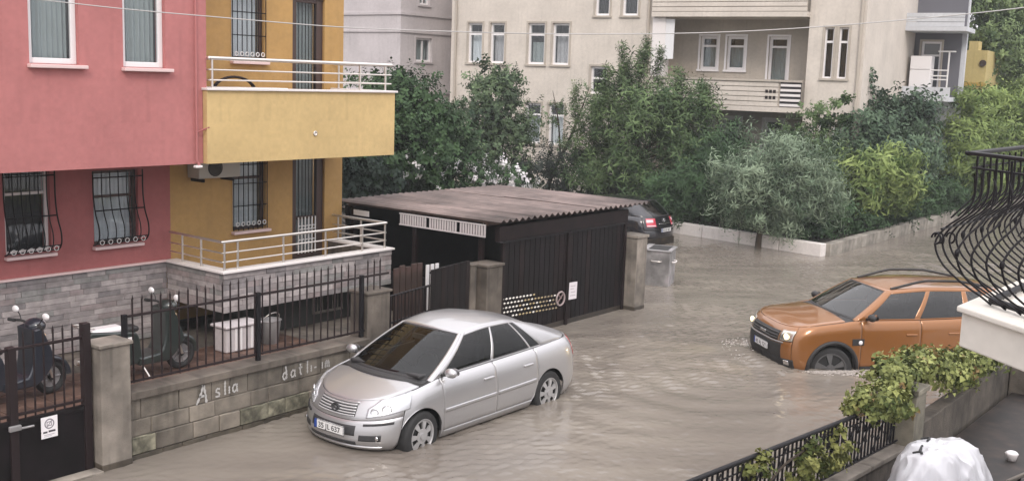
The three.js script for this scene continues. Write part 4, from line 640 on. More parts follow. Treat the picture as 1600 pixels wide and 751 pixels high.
{
  const t = thing('hedge', 'low dark bushes along the inside of the white garden wall', 'hedge', [29.2, 0.2, -14.4]);
  foliage(t, [[-0.2, 0.5, 1.6, 0.5, 0.55, 0.8], [0, 0.6, 0.2, 0.55, 0.65, 0.9], [0.1, 0.7, -1.2, 0.6, 0.7, 0.9], [0.2, 0.7, -2.6, 0.6, 0.7, 0.9], [0.9, 0.5, 2.2, 0.9, 0.6, 0.5], [2.4, 0.6, 2.3, 0.9, 0.6, 0.45], [4.0, 0.6, 2.3, 0.9, 0.6, 0.45], [5.6, 0.6, 2.5, 0.9, 0.6, 0.6], [7.4, 0.7, 2.6, 1.1, 0.7, 0.6], [9.4, 0.7, 2.5, 1.1, 0.7, 0.6], [11.5, 0.7, 2.5, 1.2, 0.7, 0.6], [13.8, 0.8, 2.4, 1.3, 0.8, 0.6], [3.2, 0.5, 2.75, 0.8, 0.4, 0.4]], 4200, SP.broad, { seed: 54, ...G.deep, per: 26, name: 'foliage', size: 1.1 });
  mesh('stem', [[0, 1.4], [0, 0], [0.1, -1.4], [1, 2.2], [2.6, 2.3], [4.2, 2.3], [5.8, 2.3], [7.6, 2.3]].map(([x, z]) => taper([[x, 0, z], [x, 0.3, z], [x, 0.6, z + 0.05]], [0.03, 0.025, 0.015], 5)), M.bark, t);
}
{ // blossom bush above the garage roof
  const t = thing('blossom_bush', 'bush with white blossom just behind the garage roof', 'bush', [20.7, 0.2, -18.6]);
  mesh('stem', [taper([[0, 0, 0], [0, 0.9, 0], [0.1, 1.7, 0]], [0.05, 0.04, 0.02], 5)], M.bark, t);
  foliage(t, [[0, 1.95, 0, 0.85, 0.4, 0.7], [-1.1, 1.9, -0.5, 0.7, 0.35, 0.5], [1.0, 1.75, 0.4, 0.7, 0.35, 0.5], [2.0, 1.6, 0.9, 0.7, 0.35, 0.5]], 620, SP.small, { seed: 55, ...G.deep, per: 14, accent: [0.72, 0.70, 0.72, 0.3], name: 'foliage', size: 1.2 });
}
{
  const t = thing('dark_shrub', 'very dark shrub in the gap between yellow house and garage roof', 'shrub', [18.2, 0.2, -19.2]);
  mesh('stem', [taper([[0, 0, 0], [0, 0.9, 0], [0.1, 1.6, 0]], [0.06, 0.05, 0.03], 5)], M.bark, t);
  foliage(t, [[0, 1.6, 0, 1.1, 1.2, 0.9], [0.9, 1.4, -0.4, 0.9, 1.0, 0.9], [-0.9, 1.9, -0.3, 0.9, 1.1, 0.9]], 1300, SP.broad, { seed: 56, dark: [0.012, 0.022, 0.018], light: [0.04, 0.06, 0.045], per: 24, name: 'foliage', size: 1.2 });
}
// ---------------------------------------------------------------- cars
function curve(pts) { // smooth interpolation through [k, v] points (monotone cubic)
  const p = pts.slice().sort((a, b) => a[0] - b[0]), n = p.length, d = [], m = [];
  for (let i = 0; i < n - 1; i++) d.push((p[i + 1][1] - p[i][1]) / (p[i + 1][0] - p[i][0]));
  m[0] = d[0]; m[n - 1] = d[n - 2]; for (let i = 1; i < n - 1; i++) m[i] = d[i - 1] * d[i] <= 0 ? 0 : 2 * d[i - 1] * d[i] / (d[i - 1] + d[i]);
  return x => { if (x <= p[0][0]) return p[0][1]; if (x >= p[n - 1][0]) return p[n - 1][1]; let i = 0; while (x > p[i + 1][0]) i++; const h = p[i + 1][0] - p[i][0], t = (x - p[i][0]) / h, t2 = t * t, t3 = t2 * t; return (2 * t3 - 3 * t2 + 1) * p[i][1] + (t3 - 2 * t2 + t) * h * m[i] + (-2 * t3 + 3 * t2) * p[i + 1][1] + (t3 - t2) * h * m[i + 1]; };
}
function Body(c) {
  const xf = curve(c.xf), xr = curve(c.xr), w = curve(c.w), yT = curve(c.yTop), yB = curve(c.yBot), crown = curve(c.crown), [w0, w1] = c.wheels;
  const arch = x => { let y = -9; for (const q of [w0, w1]) { const d = Math.abs(x - q); if (d < c.archR) y = Math.max(y, c.wheelY + Math.sqrt(c.archR * c.archR - d * d)); } return y; };
  const mid = (c.xf[0][1] + c.xr[0][1]) / 2, half = (c.xf[0][1] - c.xr[0][1]) / 2;
  const plan = (u, t) => { // u 0 front centre .. 1 .. 2 .. 3 rear centre
    const F = xf(t), Rr = xr(t), W = w(t); let x, z;
    if (u <= 1) { const a = Math.max(0, u) * Math.PI / 2; x = F - c.aF * (1 - Math.pow(Math.cos(a), 2 / c.nF)); z = W * Math.pow(Math.sin(a), 2 / c.nF); }
    else if (u < 2) { x = F - c.aF + (Rr + c.aR - F + c.aF) * (u - 1); z = W; }
    else { const a = Math.max(0, 3 - u) * Math.PI / 2; x = Rr + c.aR * (1 - Math.pow(Math.cos(a), 2 / c.nR)); z = W * Math.pow(Math.sin(a), 2 / c.nR); }
    return [x, z * (1 - (c.barrel ?? 0.03) * Math.pow((x - mid) / half, 2))];
  };
  const xToU = (x, t) => { const F = xf(t), Rr = xr(t); if (x > F - c.aF) { const q = Math.max(0, Math.min(1, 1 - (F - x) / c.aF)); return Math.acos(Math.pow(q, c.nF / 2)) / (Math.PI / 2); } if (x < Rr + c.aR) { const q = Math.max(0, Math.min(1, 1 - (x - Rr) / c.aR)); return 3 - Math.acos(Math.pow(q, c.nR / 2)) / (Math.PI / 2); } return 1 + (F - c.aF - x) / (F - c.aF - Rr - c.aR); };
  const wall = (u, t, clamp = true) => { let [x, z] = plan(u, t); let y = yB(x) + (yT(x) - yB(x)) * t; if (clamp) { const a = arch(x); if (y < a && z > 0.3) { y = Math.min(a, yT(x) - 0.03); const te = (y - yB(x)) / (yT(x) - yB(x)); const W = w(te) / w(t); z *= W; } } return V(x, y, z); };
  const wallN = (u, t) => { const e = 0.004, a = wall(u + e, Math.min(1, t), false).sub(wall(u - e < 0 ? 0 : u - e, t, false)), b = wall(u, Math.min(1, t + 0.02), false).sub(wall(u, Math.max(0, t - 0.02), false)); const n = a.cross(b); if (n.z < 0 && u > 0.06 && u < 2.94) n.negate(); if (u <= 0.06 && n.x < 0) n.negate(); if (u >= 2.94 && n.x > 0) n.negate(); return n.normalize(); };
  const zEdge = x => plan(xToU(x, 1), 1)[1];
  const deck = (x, s) => V(x, yT(x) + crown(x) * (1 - s * s), s * zEdge(x));
  return { c, xf, xr, w, yT, yB, plan, xToU, wall, wallN, zEdge, deck, arch };
}
// shell from a grid of [point, normal], lifted by off, with its border folded inwards
function shell(nu, nv, f, off, fold = 0.02) {
  const pts = []; for (let i = -1; i <= nu + 1; i++) for (let j = -1; j <= nv + 1; j++) { const b = i < 0 || j < 0 || i > nu || j > nv, u = Math.max(0, Math.min(1, i / nu)), v = Math.max(0, Math.min(1, j / nv)), [p, n] = f(u, v); pts.push(p.clone().addScaledVector(n, b ? off - fold : off)); }
  const m = nv + 3, pos = [], idx = []; for (const p of pts) pos.push(p.x, p.y, p.z);
  for (let i = 0; i < nu + 2; i++) for (let j = 0; j < nv + 2; j++) { const a = i * m + j; idx.push(a, a + m, a + 1, a + m, a + m + 1, a + 1); }
  let g = new THREE.BufferGeometry(); g.setAttribute('position', new THREE.Float32BufferAttribute(pos, 3)); g.setIndex(idx); g.computeVertexNormals(); return g;
}
const mirrorZ = g => { const q = g.clone(); q.scale(1, 1, -1); if (q.index) { const a = q.index.array; for (let i = 0; i < a.length; i += 3) { const t = a[i]; a[i] = a[i + 1]; a[i + 1] = t; } } q.computeVertexNormals(); return q; };
const wallShell = (B, ua, ub, t0, t1, off, nu, nt) => shell(nu, nt, (u, v) => { const t = t0 + (t1 - t0) * v, a = typeof ua === 'function' ? ua(t) : ua, b = typeof ub === 'function' ? ub(t) : ub, q = a + (b - a) * u; return [B.wall(q, t), B.wallN(q, t)]; }, off);
const atX = (B, x) => t => B.xToU(x, t);
const fullShell = (B, ub, t0, t1, off, nu, nt, rear) => shell(nu, nt, (u, v) => { const t = t0 + (t1 - t0) * v, s = (u * 2 - 1) * ub, q = rear ? 3 - Math.abs(s) : Math.abs(s), p = B.wall(q, t), n = B.wallN(q, t); if (s < 0) { p.z *= -1; n.z *= -1; } return [p, n]; }, off);
const deckShell = (B, x0, x1, s, off, nx, ns) => shell(nx, ns, (u, v) => { const x = typeof x0 === 'function' ? x0(v) + (x1 - x0(v)) * u : x0 + (x1 - x0) * u, q = (v * 2 - 1) * s, e = 0.02, p = B.deck(x, q), n = B.deck(x - e, q).sub(B.deck(x + e, q)).cross(B.deck(x, q + e).sub(B.deck(x, q - e))); if (n.y < 0) n.negate(); return [p, n.normalize()]; }, off);
function buildCar(t, c, P) { // P: materials
  const B = Body(c), both = g => [g, mirrorZ(g)];
  // dark inner body
  const inner = shell(150, 12, (u, v) => [B.wall(u * 3, v), B.wallN(u * 3, v)], -0.004, 0);
  mesh('inner_body', [inner, mirrorZ(inner), deckShell(B, c.xf[c.xf.length - 1][1] - 0.03, c.xr[c.xr.length - 1][1] + 0.03, 1, -0.006, 40, 8), new THREE.BoxGeometry(c.xf[0][1] - c.xr[0][1] - 0.5, 0.03, 1.2).translate(0, c.yBot[0][1] + 0.02, 0)], M.blackPlastic, t);
  const xD0 = c.doors[0], xD1 = c.doors[1], xD2 = c.doors[2], uB = c.uBump, uR = c.uRear, g = 0.0065;
  const tS = c.tSill;
  mesh('front_bumper', fullShell(B, uB, 0.0, c.tBump, 0.007, 48, 10), P.paint, t);
  if (c.tBumpTop) mesh('nose_panel', fullShell(B, c.uNose, c.tBump + 0.012, c.tBumpTop, 0.007, 24, 4), P.paint, t);
  mesh('rear_bumper', fullShell(B, uR, 0.0, c.tRear, 0.007, 48, 10, true), P.paint, t);
  mesh('tail_panel', fullShell(B, uR, c.tRear + 0.012, 1.0, 0.007, 32, 6, true), P.paint, t);
  for (const s of [1, -1]) {
    const S = q => s > 0 ? q : mirrorZ(q);
    mesh('fender', S(wallShell(B, uB + 0.012, atX(B, xD0 + g), 0.0, 1.0, 0.007, 60, 16)), P.paint, t);
    mesh('rear_fender', S(wallShell(B, atX(B, xD2 - g), 3 - uR - 0.012, 0.0, 1.0, 0.007, 60, 16)), P.paint, t);
    mesh('sill', S(wallShell(B, atX(B, xD0 - g), atX(B, xD2 + g), 0.0, tS, 0.009, 30, 4)), P.sill || P.paint, t);
    const fd = mesh('door', S(wallShell(B, atX(B, xD0 - g), atX(B, xD1 + g), tS + 0.012, 1.0, 0.007, 26, 14)), P.paint, t);
    const rd = mesh('door', S(wallShell(B, atX(B, xD1 - g), atX(B, xD2 + g), tS + 0.012, 1.0, 0.007, 26, 14)), P.paint, t);
    for (const [d, x] of [[fd, xD1 + 0.17], [rd, xD2 + (c.handleRear ?? 0.2)]]) { const p = B.wall(B.xToU(x, c.tHandle), c.tHandle, false); mesh('handle', [rb(p.x - 0.1, p.x + 0.1, p.y - 0.016, p.y + 0.016, s * p.z + s * 0.012 - 0.018, s * p.z + s * 0.012 + 0.03 * 1, 0.012, 2)], P.handle || P.paint, d); }
    if (c.tMould) { mesh('moulding', S(wallShell(B, atX(B, xD0 - 0.02), atX(B, xD1 + 0.02), c.tMould[0], c.tMould[1], 0.019, 24, 3)), P.mould || P.paint, fd); mesh('moulding', S(wallShell(B, atX(B, xD1 - 0.02), atX(B, xD2 + 0.05), c.tMould[0], c.tMould[1], 0.019, 24, 3)), P.mould || P.paint, rd); }
  }
  mesh('hood', deckShell(B, v => Math.min(c.xf[c.xf.length - 1][1] - 0.005, B.plan(0.012, 1)[0] - 0.001 - c.hoodArc * Math.pow(Math.abs(v * 2 - 1), 2.4)), c.cowl + 0.02, 0.955, 0.008, 26, 20), P.paint, t);
  if (c.trunk) mesh('trunk_lid', deckShell(B, c.xr[c.xr.length - 1][1] + 0.02, c.trunk, 0.95, 0.008, 14, 16), P.paint, t);
  // greenhouse
  const H = c.gh, lerp = (a, b, q) => a + (b - a) * q, roofY = curve(H.roofY), zr = curve(H.zr);
  const low = s => { const x = lerp(H.xA, H.xC, s); return V(x, B.yT(x) + 0.004, B.zEdge(x) * 0.985); };
  const up = s => { const x = lerp(H.xAt, H.xCt, s); return V(x, roofY(s), zr(s)); };
  const side = (s, q) => { const a = low(s), b = up(s), p = a.lerp(b, q); p.z += (H.bulge ?? 0.035) * Math.sin(Math.PI * Math.min(1, q)); return p; };
  const sideN = (s, q) => { const e = 0.01, n = side(s + e, q).sub(side(s - e, q)).cross(side(s, q + e).sub(side(s, q - e))); if (n.z < 0) n.negate(); return n.normalize(); };
  const roof = (s, k) => { const p = up(s); const f = 1 - k * k; p.y += H.crown * f; p.x += (s < 0.5 ? (H.fb ?? 0.09) * (1 - s * 2) : -(H.rb ?? 0.06) * (s * 2 - 1)) * f; p.z *= k; return p; };
  const gridN = F => (u, v) => { const e = 0.01, n = F(Math.min(1, u + e), v).sub(F(Math.max(0, u - e), v)).cross(F(u, Math.min(1, v + e)).sub(F(u, Math.max(0, v - e)))); return n.normalize(); };
  const F = (fn, out, nu, nv, off, fold) => { const N = gridN(fn); return shell(nu, nv, (u, v) => { const n = N(u, v); if (n.dot(out) < 0) n.negate(); return [fn(u, v), n]; }, off, fold); };
  mesh('roof', F((u, v) => roof(u, (v * 2 - 1) * 0.995), V(0, 1, 0), 20, 16, 0.004, 0.03), P.paint, t);
  const ws = (k, q) => { const p = side(0, q), f = 1 - k * k; p.x += ((H.cb ?? 0.2) * (1 - q) + (H.fb ?? 0.09) * q + 0.03 * Math.sin(Math.PI * q)) * f; p.y += (c.cowlY * (1 - q) + H.crown * q) * f; p.z *= k; return p; };
  const rw = (k, q) => { const p = side(1, q), f = 1 - k * k; p.x -= ((H.rcb ?? 0.12) * (1 - q) + (H.rb ?? 0.06) * q + 0.02 * Math.sin(Math.PI * q)) * f; p.y += H.crown * q * f + 0.01 * (1 - q); p.z *= k; return p; };
  const sub = (fn, k0, k1, q0, q1) => (u, v) => fn(lerp(k0, k1, u), lerp(q0, q1, v));
  const outF = V(1, 0.6, 0), outR = V(-1, 0.6, 0);
  const wsm = mesh('windscreen', F(sub(ws, -0.92, 0.92, 0.05, 0.95), outF, 18, 10, 0.002, 0.004), P.glass, t);
  mesh('windscreen_border', F(sub(ws, -0.95, 0.95, 0, 0.05), outF, 18, 2, 0.001, 0.01), M.blackPlastic, t); mesh('windscreen_border', F(sub(ws, -0.93, 0.93, 0.95, 0.985), outF, 18, 2, 0.001, 0.01), M.blackPlastic, t);
  mesh('cowl', [F((u, v) => { const k = (u * 2 - 1) * 0.95; const p = ws(k, 0); p.x += v * 0.11; p.y -= v * 0.02; return p; }, V(0, 1, 0), 18, 3, 0, 0.02)], M.blackPlastic, t);
  for (const s of [1, -1]) { const S = q => s > 0 ? q : mirrorZ(q); mesh('front_pillar', [S(F(sub(ws, 0.92, 1, 0, 1), outF, 3, 10, 0.004, 0.02)), S(F(sub(side, 0, H.win[0][0], 0, 1), V(0, 0, 1), 3, 10, 0.004, 0.02))], P.paint, t); mesh('rear_pillar', [S(F(sub(rw, 0.9, 1, 0, 1), outR, 3, 10, 0.004, 0.02)), S(F(sub(side, H.win[H.win.length - 1][1], 1, 0, 1), V(0, 0, 1), 4, 10, 0.004, 0.02))], P.paint, t); }
  mesh('rear_window', F(sub(rw, -0.9, 0.9, 0.06, 0.94), outR, 16, 8, 0.002, 0.004), P.glass, t); mesh('rear_window_border', F(sub(rw, -0.9, 0.9, 0, 0.06), outR, 16, 2, 0.001, 0.01), M.blackPlastic, t); mesh('rear_window_border', F(sub(rw, -0.9, 0.9, 0.94, 0.99), outR, 16, 2, 0.001, 0.01), M.blackPlastic, t);
  for (const s of [1, -1]) {
    const S = q => s > 0 ? q : mirrorZ(q), q0 = H.q0 ?? 0.06, q1 = H.q1 ?? 0.92, a0 = H.win[0][0], a1 = H.win[H.win.length - 1][1];
    mesh('window_frame', S(F(sub(side, a0, a1, 0, q0), V(0, 0, 1), 24, 2, 0.004, 0.015)), P.paint, t); mesh('window_frame', S(F(sub(side, a0, a1, q1, 1), V(0, 0, 1), 24, 2, 0.004, 0.015)), P.paint, t);
    for (let i = 0; i + 1 < H.win.length; i++) mesh('pillar', S(F(sub(side, H.win[i][1], H.win[i + 1][0], q0, q1), V(0, 0, 1), 3, 10, 0.004, 0.012)), P.pillar || M.blackPlastic, t);
    for (const [a, b] of H.win) { const wn = mesh('side_window', S(F(sub(side, a, b, q0, q1), V(0, 0, 1), 8, 8, 0, 0.004)), P.glass, t); mesh('seal', [S(F(sub(side, a, b, q0 - 0.012, q0 + 0.018), V(0, 0, 1), 8, 1, 0.006, 0.01))], M.blackPlastic, wn); }
    // mirror
    const m0 = low(0.06), mm = mesh('mirror', [new THREE.SphereGeometry(1, 16, 12).scale(0.06, 0.06, 0.092).translate(m0.x - 0.02, m0.y + 0.075, s * (m0.z + 0.15))], P.mirror || P.paint, t);
    mesh('mirror_arm', bar([m0.x - 0.02, m0.y + 0.02, s * (m0.z - 0.02)], [m0.x - 0.02, m0.y + 0.05, s * (m0.z + 0.1)], 0.022), M.blackPlastic, mm); mesh('mirror_glass', new THREE.CircleGeometry(0.06, 14).scale(1.3, 0.9, 1).rotateY(-Math.PI / 2).translate(m0.x - 0.098, m0.y + 0.075, s * (m0.z + 0.15)), M.chrome, mm);
  }
  // seats, wheel and dash seen through the glass
  const inY = B.yT(0), sm = std(lin(0.06, 0.06, 0.065), 0.9);
  for (const [x, z] of [[-0.1, 0.36], [-0.1, -0.36], [-0.95, 0.36], [-0.95, -0.36]]) { const st = mesh('seat', rb(x - 0.09, x + 0.09, inY - 0.1, inY + 0.2, z - 0.22, z + 0.22, 0.06, 3), sm, t); mesh('headrest', rb(x - 0.11, x - 0.03, inY + 0.2, inY + 0.36, z - 0.12, z + 0.12, 0.03, 3), sm, st); }
  mesh('dashboard', rb(c.cowl - 0.42, c.cowl - 0.08, inY - 0.02, inY + 0.03, -0.62, 0.62, 0.02, 2), M.blackPlastic, t);
  mesh('steering_wheel', new THREE.TorusGeometry(0.17, 0.016, 8, 20).rotateY(Math.PI / 2).rotateZ(0.4).translate(c.cowl - 0.5, inY + 0.05, -0.36), M.blackPlastic, t);
  mesh('rear_view_mirror', rb(H.xAt + 0.22, H.xAt + 0.26, roofY(0) - 0.12, roofY(0) - 0.05, -0.11, 0.11, 0.015, 2), M.zinc, t);
  // wheels
  for (const x of c.wheels) for (const s of [1, -1]) {
    const wz = s * (c.w[2][1] - 0.115), steer = x > 0 ? (c.steer || 0) : 0;
    const wg = new THREE.Group(); wg.name = 'wheel'; wg.position.set(x, c.wheelY, wz); wg.rotation.y = steer; t.add(wg);
    const r = c.wheelR, prof = [[r - 0.1, -0.1], [r - 0.03, -0.105], [r - 0.004, -0.085], [r, -0.05], [r, 0.05], [r - 0.004, 0.085], [r - 0.03, 0.105], [r - 0.1, 0.1]].map(([a, b]) => new THREE.Vector2(a, b));
    mesh('tyre', new THREE.LatheGeometry(prof, 40).rotateX(Math.PI / 2), M.rubber, wg);
    const rr = r - 0.095, n = c.spokes, r0 = rr * (c.hole0 ?? 0.5), r1 = rr * (c.hole1 ?? 0.86), zz = q => 0.098 - 0.022 * Math.pow((q - 0.35 * rr) / rr, 2) * 2, parts = [];
    const ringPart = (ra, rb2, a0, da, th = 0.012) => { const f = dz => gridGeo(Math.max(3, Math.ceil(da * 9)), 3, (u, v) => { const q = ra + (rb2 - ra) * v, a = a0 + da * u; return [Math.cos(a) * q, Math.sin(a) * q, zz(q) + dz]; }); parts.push(f(0)); for (const e of [0, 1]) parts.push(gridGeo(1, 3, (u, v) => { const q = ra + (rb2 - ra) * v, a = a0 + da * e; return [Math.cos(a) * q, Math.sin(a) * q, zz(q) - th * u]; })); for (const q of [ra, rb2]) parts.push(gridGeo(Math.max(3, Math.ceil(da * 9)), 1, (u, v) => { const a = a0 + da * u; return [Math.cos(a) * q, Math.sin(a) * q, zz(q) - th * v]; })); };
    ringPart(0.001, r0, 0, 6.2832); ringPart(r1, rr, 0, 6.2832);
    for (let i = 0; i < n; i++) { const st = 6.2832 / n, w = st * (1 - 2 * c.holeW); ringPart(r0, r1, i * st + 0.2, w, 0.025); }
    const rim = mesh('rim', [...parts, new THREE.TorusGeometry(rr, 0.014, 8, 36).translate(0, 0, 0.088)].map(q => s > 0 ? q : q.rotateY(Math.PI)), P.rim, wg);
    mesh('rim_back', new THREE.CylinderGeometry(rr, rr, 0.02, 28).rotateX(Math.PI / 2).translate(0, 0, s * 0.045), M.rubber, wg); mesh('hub_cap', new THREE.CylinderGeometry(0.04, 0.045, 0.02, 18).rotateX(Math.PI / 2).translate(0, 0, s * 0.105), P.rim, rim);
  }
  return { B, both, low, side, up, roof };
}
function plateMat(txt, blur) {
  const cv = document.createElement('canvas'); cv.width = 256; cv.height = 56; const c = cv.getContext('2d'); c.fillStyle = '#dcdcdc'; c.fillRect(0, 0, 256, 56); c.fillStyle = '#23458f'; c.fillRect(0, 0, 26, 56); c.fillStyle = '#2a2a2e'; c.font = 'bold 46px sans-serif'; c.textBaseline = 'middle'; c.fillText(txt, 36, 30, 212); c.strokeStyle = '#2a2a2e'; c.lineWidth = 3; c.strokeRect(1.5, 1.5, 253, 53);
  const t = new THREE.CanvasTexture(cv); t.colorSpace = THREE.SRGBColorSpace; return new THREE.MeshStandardMaterial({ map: t, roughness: 0.5 });
}
const lampGlass = phy(lin(0.95, 0.96, 0.97), 0.04, { transmission: 1, thickness: 0, ior: 1.5 });
const tint = phy(lin(0.22, 0.24, 0.25), 0.02, { transmission: 1, thickness: 0, ior: 1.7 });
// silver sedan parked by the wall
{
  const silver = phy(lin(0.46, 0.455, 0.465), 0.34, { metalness: 0.7, clearcoat: 0.8, clearcoatRoughness: 0.06 });
  const c = {
    xf: [[0, 1.99], [0.2, 2.04], [0.42, 2.03], [0.6, 2.0], [0.8, 1.95], [1, 1.87]], xr: [[0, -2.15], [0.25, -2.23], [0.5, -2.22], [0.8, -2.17], [1, -2.10]],
    w: [[0, 0.80], [0.12, 0.842], [0.4, 0.855], [0.62, 0.85], [0.82, 0.828], [0.94, 0.795], [1, 0.75]],
    yTop: [[2.05, 0.67], [1.85, 0.745], [1.5, 0.835], [1.15, 0.90], [0.9, 0.935], [0, 0.955], [-0.8, 0.97], [-1.3, 0.985], [-1.75, 1.005], [-2.0, 1.005], [-2.2, 0.96]],
    yBot: [[2.2, 0.21], [1.5, 0.2], [-1.5, 0.2], [-2.2, 0.27]], crown: [[1.88, 0.0], [1.8, 0.015], [1.6, 0.035], [1.3, 0.045], [1.0, 0.04], [0.7, 0.03], [-1.6, 0.03], [-2.1, 0.03]],
    wheels: [1.3, -1.3], wheelY: 0.305, wheelR: 0.305, archR: 0.355, aF: 0.72, nF: 2.35, aR: 0.55, nR: 2.6, barrel: 0.03, doors: [0.92, -0.12, -1.02], uBump: 0.755, uRear: 0.7, uNose: 0.755, tSill: 0.12, tBump: 0.66, tBumpTop: 1.0, tRear: 0.55, tHandle: 0.78, tMould: [0.44, 0.50], hoodArc: 0.0, cowl: 1.22, cowlY: 0.03, trunk: -1.66, handleRear: 0.22,
    gh: { xA: 1.04, xC: -1.72, xAt: 0.26, xCt: -1.0, roofY: [[0, 1.36], [0.4, 1.402], [0.7, 1.39], [1, 1.325]], zr: [[0, 0.525], [0.5, 0.545], [1, 0.51]], crown: 0.03, win: [[0.055, 0.41], [0.43, 0.72], [0.735, 0.81]], cb: 0.2, q1: 0.93 },
    spokes: 7, holeW: 0.28, hole0: 0.45, hole1: 0.86, steer: 0.06,
  };
  const t = thing('silver_sedan', 'silver sedan standing in the flood beside the painted block wall', 'car', SEDAN.p, SEDAN.r);
  const { B } = buildCar(t, c, { paint: silver, glass: phy(lin(0.22, 0.24, 0.25), 0.02, { transmission: 1, thickness: 0, ior: 1.42 }), pillar: silver, rim: std(lin(0.46, 0.455, 0.46), 0.4, { metalness: 0.4 }), handle: silver });
  const gm = std(lin(0.03, 0.03, 0.032), 0.5);
  const gr = mesh('grille', fullShell(B, 0.215, 0.735, 0.95, 0.012, 20, 6), gm, t);
  for (let i = 0; i < 5; i++) mesh('grille_bar', fullShell(B, 0.21, 0.735 + i * 0.046, 0.76 + i * 0.046, 0.022, 20, 2), std(lin(0.52, 0.52, 0.53), 0.35, { metalness: 0.3 }), gr);
  mesh('grille_surround', [fullShell(B, 0.23, 0.955, 0.98, 0.02, 20, 2)], silver, gr);
  { const p = B.wall(0, 0.86); mesh('emblem', [new THREE.TorusGeometry(0.062, 0.011, 8, 24).scale(1, 0.68, 1), new THREE.TorusGeometry(0.036, 0.009, 8, 20).scale(1, 1.15, 1).translate(0, -0.002, 0), new THREE.TorusGeometry(0.034, 0.008, 8, 20).scale(1.25, 0.55, 1).translate(0, 0.018, 0)].map(q => q.rotateY(Math.PI / 2).rotateZ(0.3).translate(p.x + 0.03, p.y, 0)), gm, gr); }
  for (const s of [1, -1]) {
    const S = q => s > 0 ? q : mirrorZ(q);
    const h = mesh('headlight', S(shell(20, 10, (u, v) => { const q = 0.34 + 0.48 * u, lo = 0.71 + 0.05 * u, hi = 0.995, tt = lo + (hi - lo) * v * Math.min(1, 0.55 + 1.6 * Math.min(u, 0.4)); const p = B.wall(q, tt, false); return [p, B.wallN(q, tt)]; }, 0.011)), std(lin(0.66, 0.66, 0.68), 0.25, { metalness: 0.55 }), t);
    mesh('lens', S(shell(20, 10, (u, v) => { const q = 0.34 + 0.48 * u, lo = 0.71 + 0.05 * u, hi = 0.995, tt = lo + (hi - lo) * v * Math.min(1, 0.55 + 1.6 * Math.min(u, 0.4)); return [B.wall(q, tt, false), B.wallN(q, tt)]; }, 0.03)), lampGlass, h);
    for (const [q, tt, r] of [[0.42, 0.82, 0.045], [0.55, 0.84, 0.055]]) { const p = B.wall(q, tt), n = B.wallN(q, tt); mesh('reflector', new THREE.TorusGeometry(r, 0.008, 8, 22).rotateY(Math.atan2(n.x, s * n.z)).translate(p.x + n.x * 0.018, p.y, s * (p.z + n.z * 0.018)), M.chrome, h); }
    mesh('rub_strip', S(wallShell(B, 0.33, 0.66, 0.555, 0.60, 0.020, 20, 2)), M.blackPlastic, t);
    const fo = mesh('fog_lamp', S(wallShell(B, 0.3, 0.54, 0.22, 0.36, 0.012, 16, 5)), gm, t); { const p = B.wall(0.49, 0.29), n = B.wallN(0.49, 0.29); mesh('bulb', new THREE.SphereGeometry(0.03, 12, 8).scale(0.5, 1, 1).translate(p.x + n.x * 0.014, p.y, s * (p.z + n.z * 0.014)), M.chrome, fo); }
    const tl = mesh('tail_light', S(wallShell(B, 2.36, 2.62, 0.62, 0.97, 0.014, 14, 8)), phy(lin(0.42, 0.03, 0.03), 0.1, { clearcoat: 1 }), t); mesh('indicator', S(wallShell(B, 2.37, 2.61, 0.74, 0.82, 0.018, 14, 3)), std(lin(0.75, 0.73, 0.72), 0.2), tl);
  }
  mesh('lower_intake', [fullShell(B, 0.27, 0.12, 0.2, 0.012, 20, 3), fullShell(B, 0.25, 0.33, 0.56, 0.0095, 20, 4)], gm, t);
  mesh('lip', fullShell(B, 0.55, 0.02, 0.09, 0.02, 30, 3), silver, t);
  { const p = B.wall(0, 0.45); mesh('number_plate', new THREE.BoxGeometry(0.52, 0.112, 0.012).rotateY(Math.PI / 2).translate(p.x + 0.035, p.y - 0.005, 0), plateMat('35 JL 637'), t); }
  for (const z of [0.28, -0.3]) mesh('wiper', [tube([[1.06, 0.985, z], [0.86, 1.02, z + 0.3], [0.83, 1.03, z + 0.34]], 0.008), bar([0.95, 1.02, z - 0.05], [0.80, 1.06, z + 0.5], 0.007)], M.blackPlastic, t);
}
